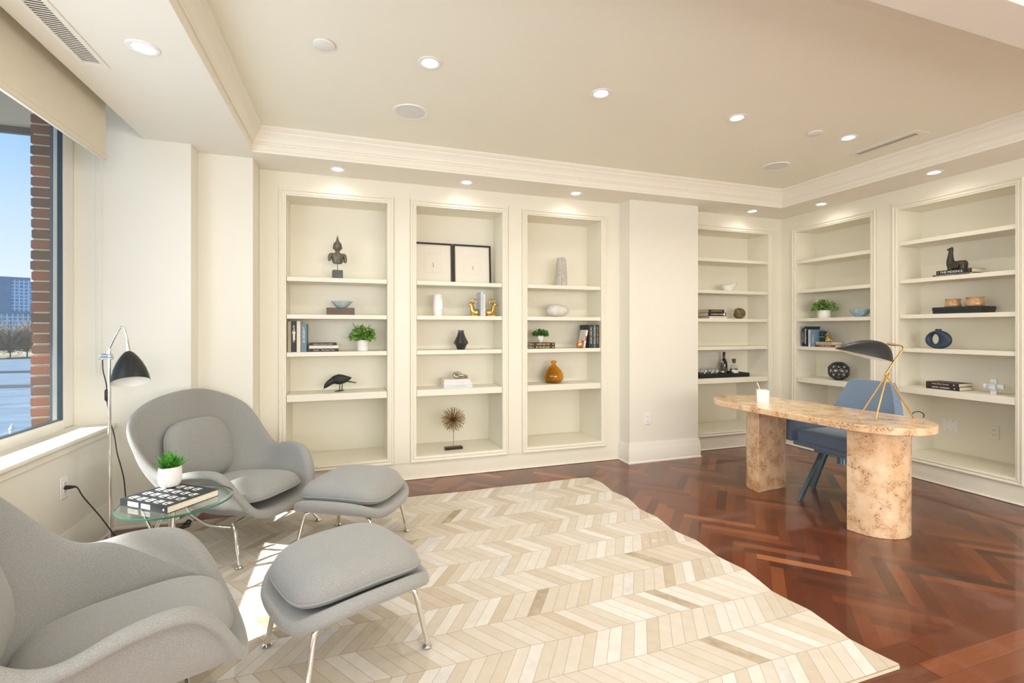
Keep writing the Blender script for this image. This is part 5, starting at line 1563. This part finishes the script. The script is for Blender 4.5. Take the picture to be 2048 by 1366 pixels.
for px, Y, l in ((1404, 4.56, 'clear stemless glass in the tray corner by the column'), (1410.5, 4.49, 'clear stemless glass, second from the column on the tray'), (1419, 4.57, 'clear stemless glass at the back of the tray before the dark bottle'), (1425, 4.49, 'clear stemless glass at the front of the tray'), (1434, 4.49, 'clear stemless glass next to the round decanter')):
    tumbler(px, Y, l)
t = thing('liquor_bottle', 'dark slender liquor bottle standing tallest on the tray', 'bottle', (sx_(1448, 4.60), 4.60, zt_))
part('bottle', MB().lathe([(1e-7, 0), (.036, 0), (.039, .006), (.040, .12), (.036, .150), (.022, .180), (.0145, .200), (.0135, .235), (.0145, .238)], 32), M['bottleglass'], t, smooth=50)
part('cap', MB().lathe([(.0150, .236), (.0150, .272), (.013, .275), (1e-7, .275)], 24), M['black'], t)
t = thing('decanter', 'clear round decanter with a metal stopper on the tray', 'decanter', (sx_(1444, 4.50), 4.50, zt_))
part('body', MB().lathe([(1e-7, .001), (.04, .001), (.048, .01), (.054, .045), (.048, .085), (.030, .112), (.016, .124), (.015, .138), (.0135, .138), (.0145, .122), (.028, .110), (.046, .084), (.052, .045), (.045, .012), (1e-7, .006)], 40), M['clear'], t, smooth=60)
part('spirit', MB().lathe([(1e-7, .0075), (.0435, .013), (.0495, .044), (.047, .058), (1e-7, .058)], 32), M['liquor'], t)
part('stopper', MB().lathe([(.0130, .136), (.018, .142), (.020, .152), (.014, .160), (.018, .170), (.015, .178), (1e-7, .180)], 28), M['chrome'], t)
t = thing('liquor_bottle', 'squat dome-shaped liquor bottle with a brown cork stopper on the tray', 'bottle', (sx_(1468, 4.50), 4.50, zt_))
part('bottle', MB().lathe([(1e-7, .001), (.052, .001), (.058, .008), (.057, .06), (.050, .095), (.036, .120), (.019, .130), (.0155, .136), (.0155, .152), (.0135, .152), (.0140, .134), (.034, .117), (.048, .094), (.055, .06), (.054, .012), (1e-7, .007)], 40, sy=.7), M['clear'], t, smooth=60)
part('spirit', MB().lathe([(1e-7, .0085), (.049, .0125), (.052, .058), (.047, .085), (1e-7, .085)], 32, sy=.66), M['liquor'], t)
part('bottle_label', MB().grid(lambda u, v: (.058 * math.sin((u - .5) * 1.3), -.0415 * math.cos((u - .5) * 1.3), .02 + .05 * v), 12, 2), M['paper'], t)
part('stopper', MB().lathe([(.0175, .148), (.018, .176), (.0215, .178), (.0215, .194), (.018, .198), (1e-7, .198)], 24), plain('brown_stopper', (.10, .035, .02, 1), .35), t)

# ================================================================== SHELF OBJECTS, right wall
XO = 5.02
def sy_(px, X=XO): return onX(px, HYP, X).y
def mppx(px, X=XO):
    Y = sy_(px, X); return (_s * X + _c * Y) / FPX
RB = -PI / 2       # local x -> -Y, local -y -> towards the room
t = thing('potted_plant', 'bushy light green plant in a white ribbed pot beside the blue bowl', 'potted plant', (XO, sy_(1648.5), 1.4875))
part('pot', MB().lathe([(1e-7, 0), (.058, 0), (.060, .008), (.0625, .083), (.060, .086), (.057, .086), (.057, .075)], 80, rfun=lambda a, z: 1 + .012 * math.cos(20 * a)), M['ceramic'], t, smooth=30)
part('soil', MB().lathe([(1e-7, .078), (.057, .075)], 24), M['soil'], t)
leafy(t, 'foliage', 420, .112, .092, M['leaf4'], .032, 1.0, .86, 31, .8); stems(t, 24, .1, .085, .9, 1, 32, M['leaf3'])
tag(part('bowl', MB().lathe([(1e-7, 0), (.036, 0), (.044, .006), (.070, .030), (.088, .058), (.092, .078), (.089, .078), (.083, .06), (.064, .034), (.036, .012), (1e-7, .010)], 48, rfun=lambda a, z: 1 + .01 * math.sin(40 * z * 10)), M['bluebowl2'], None, loc=(4.985, sy_(1720, 4.985), 1.4875), rot=(0, math.radians(0), 0), smooth=50), 'speckled blue bowl beside the light green plant', 'bowl')
# books on the fourth shelf
Zb = 1.1655
def booky(px, T, Lh, D, c, lab, tt, tm, X=4.935, fit=None, upright=True, grp='blue books behind the desk', z=Zb, rz=RB):
    return book((X, sy_(px, X), z), Lh, D, T, c, lab, rz, upright, grp, tt, tm, fit)
booky(1603.8, .026, .205, .17, (.013, .020, .036, 1), 'navy upright book, first on the shelf above the lattice ball', 'NOTES', 'inkw', fit=(.11, .013, .5))
booky(1608.6, .032, .228, .20, (.020, .035, .070, 1), 'tall navy upright book with large white spine lettering', 'Remodelista', 'inkw', X=4.925, fit=(.165, .022, .5))
booky(1616.4, .028, .192, .16, rgb(190, 198, 206), 'pale grey upright book in front of the tall navy one', 'MINIMAL', 'inkg', X=4.915, fit=(.10, .012, .5))
booky(1622.4, .042, .190, .17, rgb(112, 140, 166), 'mid blue upright book beside the dark green cover', 'INTERIORS', 'inkw', X=4.915, fit=(.09, .012, .45))
yl = sy_(1632.0, 4.915)
b = book((4.915, yl, Zb), .205, .18, .024, rgb(116, 58, 40), 'red brown lying book at the bottom of the stack under the gold figurine', math.radians(-83), False, 'lying books under the gold figurine', 'THE ARTS', 'paper', (.11, .010))
b = book((4.912, yl + .003, Zb + .0243), .180, .19, .032, rgb(170, 168, 136), 'sage lying book right under the gold figurine', math.radians(-83), False, 'lying books under the gold figurine', 'GARDENS', 'inkg', (.12, .016))
# dark green book standing on the stack, its cover facing the room
t = thing('book', 'dark green book standing with its plain cover facing out, behind the gold figurine', 'book', (4.985, sy_(1629.5, 4.985), Zb + .0567), RB)
part('cover', MB().box(0, .150, 0, .002, 0, .118).box(0, .150, .016, .018, 0, .118).box(0, .002, .002, .016, 0, .118), plain('dark_green_cloth', (.030, .045, .045, 1), .6), t, smooth=0)
part('pages', MB().box(.0022, .147, .0021, .0159, .002, .116), M['paper'], t, smooth=0)
w = text_part('cover_lettering', 'ornamentum', .01, M['inkw'], t, (.075, -.0005, .055), (PI / 2, 0, 0), (.085, .007))
part('cover_emblem', MB().tube([(.086, -.0004, .086), (.094, -.0004, .082), (.098, -.0004, .085)], .0014, 6), M['inkw'], t)
# gold figurine: seated dog
g = Vector((4.945, sy_(1655.5, 4.945), Zb + .0570))
t = thing('dog_figurine', 'small gold seated dog figurine on the lying books', 'figurine', g, RB)
m = MB().tube(smoothpath([(.012, 0, .018), (.006, 0, .034), (0, 0, .052), (-.002, 0, .064)], 5), [.024, .0245, .0245, .024, .023, .022, .021, .020, .019, .018, .017, .016, .0155, .015, .0145, .014], 14)
m.ell((.014, -.016, .016), .018, .010, .015, 12, 8).ell((.014, .016, .016), .018, .010, .015, 12, 8)
part('body', m, M['gold'], t, smooth=60)
m = MB().ell((-.003, 0, .080), .015, .014, .015, 14, 10).tube([(-.012, 0, .078), (-.026, 0, .074)], [.0085, .006], 10)
part('head', m, M['gold'], t, smooth=60)
for y in (-.012, .012):
    part('ear', MB().tube([(.002, y, .090), (.006, y * 1.5, .082), (.004, y * 1.5, .072)], [.005, .006, .003], 8), M['gold'], t)
    part('foreleg', MB().tube([(-.006, y * .8, .046), (-.013, y * .8, .022), (-.014, y * .8, .004)], [.008, .006, .006], 10).ell((-.018, y * .8, .004), .009, .006, .004, 10, 6), M['gold'], t)
part('tail', MB().tube(smoothpath([(.030, 0, .008), (.040, .008, .010), (.046, .012, .022)], 4), .004, 8), M['gold'], t)

# lattice ball
bm = bmesh.new(); bmesh.ops.create_icosphere(bm, subdivisions=2, radius=1)
R = .094; m = MB()
# holes centred on the vertices: struts follow the dual edges
fc = {f.index: f.calc_center_median().normalized() for f in bm.faces}
for e in bm.edges:
    a, b = [fc[f.index] for f in e.link_faces]
    mid = (a + b).normalized()
    m.tube([tuple(a * R), tuple(mid * R * 1.005), tuple(b * R)], [.0115, .0085, .0115], 8)
for v in fc.values(): m.ell(tuple(v * R), .0118, .0118, .0118, 8, 6)
bm.free()
for i, v in enumerate(m.v):
    m.v[i] = (v[0], v[1], max(-.0985, v[2] * .97))
tag(part('lattice_ball', m, M['lattice'], None, loc=(5.00, sy_(1677.5, 5.00), .8125 + .0988), smooth=60), 'dark glazed openwork lattice ball on the thick shelf behind the desk', 'ornament')

# llama on two books
ZL = 1.8255
s = mppx(1905, 4.95)
yl = sy_(1865.5, 4.915); yr = sy_(1945, 4.925)
L0 = yl - sy_(1940, 4.915)
book((4.912, yl, ZL), L0, .14, .015, rgb(96, 96, 88), 'thin grey lying book under the black one lettered THE MOGHUL', RB, False, 'books under the llama', 'a short history', 'inkw', (L0 * .5, .006, .35))
L1 = sy_(1872.5, 4.915) - sy_(1943.5, 4.915)
b = book((4.918, sy_(1872.5, 4.918), ZL + .0153), L1, .185, .034, (.012, .012, .013, 1), 'black lying book lettered THE MOGHUL under the llama', RB, False, 'books under the llama', 'THE MOGHUL', 'inkw', (L1 * .66, .0185, .44), extra=[('II', .055, (.008, .016), 'inkg'), ('I', .93, (.002, .016), 'inkg')])
p = Vector((4.965, sy_(1914.5, 4.965), ZL + .0496))
t = thing('llama_figurine', 'dark bronze llama figurine standing on the stacked books', 'animal figurine', p, RB)
s = mppx(1914, 4.965)
def lq(x, y, d=0.0): return ((x - 1914.5) * s, d, (538.0 - y) * s)
m = MB()
m.tube(smoothpath([lq(1929, 527), lq(1922, 527.5), lq(1912, 527.5), lq(1905, 526)], 4), [.030, .033, .035, .0365, .0375, .038, .038, .038, .0375, .037, .035, .033, .031], 16, flat=.85)
m.tube(smoothpath([lq(1905, 528), lq(1903, 519), lq(1903.2, 508), lq(1904, 500), lq(1905, 495)], 4), [.034, .033, .031, .029, .027, .025, .0225, .0205, .019, .0175, .0165, .016, .0155, .015, .015, .0145, .014], 16)
part('body', m, M['llama'], t, smooth=60)
m = MB().tube([lq(1906.5, 495), lq(1902.5, 495), lq(1897.5, 496.2)], [.013, .0125, .0055], 12)
part('head', m, M['llama'], t, smooth=60)
for d in (-.008, .008):
    part('ear', MB().tube([lq(1905, 494.5, d), lq(1906.5, 490.5, d * 1.3)], [.0055, .001], 8), M['llama'], t)
lg = MB()
for d in (-.013, .013):
    lg.tube([lq(1905, 529, d), lq(1905, 534, d), lq(1905, 538, d)], [.024, .022, .021], 14).tube([lq(1924.5, 529, d), lq(1924.5, 534, d), lq(1924.5, 538, d)], [.024, .022, .021], 14)
    lg.tube([lq(1909, 532, d), lq(1921, 532, d)], [.027, .027], 12)
part('legs', lg, M['llama'], t, smooth=60)

# black box with two pots
ZX = 1.4975
yl, yr = sy_(1864, 4.915), sy_(1961.5, 4.915)
t = thing('storage_box', 'flat black lidded box under the two brown pots', 'box', (4.915, yl, ZX), RB)
L = yl - yr; D = .205
part('box_base', MB().box(.003, L - .003, .003, D - .003, 0, .040), M['navybox'], t, bevel=.001)
part('lid', MB().box(0, L, 0, D, .027, .057), M['navybox'], t, bevel=.0015)
for px, X, k, lab in ((1905.8, 5.0, 1.0, 'brown glazed pot on the black box, the smaller one'), (1950.3, 4.99, 1.1, 'brown glazed pot on the black box, the larger one near its end')):
    q = [(1e-7, 0), (.050, 0), (.0555, .006), (.055, .022), (.050, .042), (.048, .052), (.054, .064), (.0555, .069), (.052, .069), (.046, .054), (.048, .042), (.05, .02), (1e-7, .008)]
    tag(part('ceramic_pot', MB().lathe([(r * k, z * k * 1.02) for r, z in q], 44), M['potbrown'], None, loc=(X, sy_(px, X), ZX + .0573), smooth=50), lab, 'pot', 'brown pots on the black box')

# navy vase with an off-centre hole
ZV = 1.1875
s = mppx(1877, 4.985)
yc = sy_(1877.3, 4.985)
t = thing('hole_vase', 'navy ring-shaped vase with an oval hole on the shelf below the black box', 'vase', (4.985, yc, ZV), RB)
m = MB()
def ringv(u, v):
    a = 2 * PI * u; b = 2 * PI * v
    ox, oz = 22.3 * s * math.cos(a), 18.4 * s * math.sin(a)
    ox *= 1 - .04 * math.sin(a)
    ix, iz = (-5.6 + 6.3 * math.cos(a)) * s, (1.2 + 10.0 * math.sin(a)) * s
    cx_, cz_ = (ox + ix) / 2, (oz + iz) / 2
    rx_, rz_ = (ox - ix) / 2, (oz - iz) / 2
    yy = .030 * math.sin(b)
    return (cx_ + rx_ * math.cos(b), yy, max(0.0, cz_ + rz_ * math.cos(b) + 18.0 * s))
m.grid(ringv, 56, 24, cu=True, cv=True)
part('ring_body', m, M['donut'], t, smooth=180)
zt0 = 35.0 * s
part('neck', MB().lathe([(.034, zt0 - .016), (.026, zt0 - .006), (.0225, zt0 + .004), (.0215, zt0 + .020), (.019, zt0 + .020), (.018, zt0)], 32, c=(-.002, 0, 0), sy=.9), M['donut'], t, smooth=50)

# two books and the marble cross
ZK = .8285
for i, (T, a, b_, c, lab, tt, D) in enumerate(((.033, 1852.0, 1918.8, (.014, .016, .019, 1), 'black lying book at the bottom of the pair near the marble block cross', 'GENTRY  FLYNNMAN', .17), (.028, 1852.0, 1917.5, (.050, .016, .022, 1), 'maroon lying book on top of the black one, near the marble block cross', 'Great Short Stories', .185))):
    L = sy_(a, 4.95) - sy_(b_, 4.95)
    b = book((4.95, sy_(a, 4.95), ZK + (0, .0335)[i]), L, D, T, c, lab, math.radians(-90), False, 'two lying books near the marble cross', tt, 'inkw', (L * .52, T * .36, .45), extra=[('E', .86, (.010, .010), 'inkw')])
s = mppx(1987, 5.0)
yc = sy_(1986.5, 5.0); a_ = .036
t = part('block_cross', MB().box(-a_ / 2, a_ / 2, -a_ / 2, a_ / 2, 0, .122).box(-.060, -a_ / 2, -a_ / 2, a_ / 2, .046, .046 + a_).box(a_ / 2, .060, -a_ / 2, a_ / 2, .046, .046 + a_).box(-a_ / 2, a_ / 2, -.056, -a_ / 2, .046, .046 + a_).box(-a_ / 2, a_ / 2, a_ / 2, .05, .046, .046 + a_), M['marble'], None, loc=(5.01, yc, ZK), rot=(0, 0, RB + math.radians(14)), smooth=0)
tag(t, 'grey marble block cross ornament beside the two lying books', 'ornament')

# ================================================================== LIGHT, SKY, CAMERA
for x, y, z in LIGHTS:
    L = bpy.data.lights.new('downlight', 'AREA'); L.shape = 'DISK'; L.size = .08; L.energy = 7.0 if z > 2.8 else .55; L.color = (1.0, .935, .83); L.spread = math.radians(150)
    o = bpy.data.objects.new('downlight_lamp', L); COL.objects.link(o); o.location = (x, y, z - .012)
for y in (-.4, -2.2):
    for x in (.42, 1.5, 2.58, 3.68):
        L = bpy.data.lights.new('downlight', 'AREA'); L.shape = 'DISK'; L.size = .08; L.energy = 7.0; L.color = (1.0, .935, .83); L.spread = math.radians(150)
        o = bpy.data.objects.new('downlight_lamp', L); COL.objects.link(o); o.location = (x, y, ZC - .012)
# daylight coming through the long window
L = bpy.data.lights.new('window_daylight', 'AREA'); L.shape = 'RECTANGLE'; L.size = 1.55; L.size_y = 5.6; L.energy = 66; L.color = (.93, .97, 1.0)
o = bpy.data.objects.new('window_daylight', L); COL.objects.link(o); o.location = (-1.765, .15, 1.62); o.rotation_euler = (0, -PI / 2, 0)
# added fill lamp in front of the solid wall behind the viewpoint
L = bpy.data.lights.new('rear_fill', 'AREA'); L.shape = 'RECTANGLE'; L.size = 5.0; L.size_y = 1.7; L.energy = 165; L.color = (1.0, .985, .955)
o = bpy.data.objects.new('rear_fill', L); COL.objects.link(o); o.location = (1.7, YBK + .03, 1.55); o.rotation_euler = (PI / 2, 0, 0)
S = bpy.data.lights.new('sun', 'SUN'); S.energy = 11.0; S.angle = math.radians(.53); S.color = (1.0, .95, .87)
o = bpy.data.objects.new('sun', S); COL.objects.link(o)
d = Vector((1.41, .16, -1.0)); o.rotation_euler = d.to_track_quat('-Z', 'Y').to_euler(); o.location = (-6, -2, 8)

w = bpy.data.worlds.new('sky'); SC.world = w; w.use_nodes = True
nt = w.node_tree; bg = nt.nodes['Background']
tc = nt.nodes.new('ShaderNodeTexCoord'); sp3 = nt.nodes.new('ShaderNodeSeparateXYZ'); nt.links.new(tc.outputs['Generated'], sp3.inputs[0])
rp = nt.nodes.new('ShaderNodeValToRGB'); e = rp.color_ramp.elements
e[0].position = 0.0; e[0].color = rgb(238, 244, 248); e[1].position = .6; e[1].color = rgb(92, 160, 226)
x1 = e.new(.10); x1.color = rgb(214, 234, 250); x2 = e.new(.30); x2.color = rgb(150, 200, 244)
nt.links.new(sp3.outputs['Z'], rp.inputs['Fac']); nt.links.new(rp.outputs['Color'], bg.inputs['Color']); bg.inputs['Strength'].default_value = 1.0

cam = bpy.data.cameras.new('camera'); co = bpy.data.objects.new('camera', cam); COL.objects.link(co)
cam.sensor_fit = 'HORIZONTAL'; cam.sensor_width = 36.0; cam.lens = FPX / 2048 * 36.0
cam.shift_x = 0.0; cam.shift_y = (HYP - 683.0) / 2048 
co.location = (0, 0, HCAM); co.rotation_euler = (PI / 2, 0, -TH)
cam.clip_start = .03; cam.clip_end = 2000
SC.camera = co
vs_ = SC.view_settings
vs_.view_transform = 'Standard'; vs_.look = 'None'; vs_.exposure = 0.20; vs_.gamma = 1.0; vs_.use_curve_mapping = False
SC.cycles.max_bounces = 12; SC.cycles.diffuse_bounces = 8; SC.cycles.transparent_max_bounces = 16; SC.cycles.caustics_reflective = False; SC.cycles.caustics_refractive = False
SC.cycles.sample_clamp_indirect = 8.0
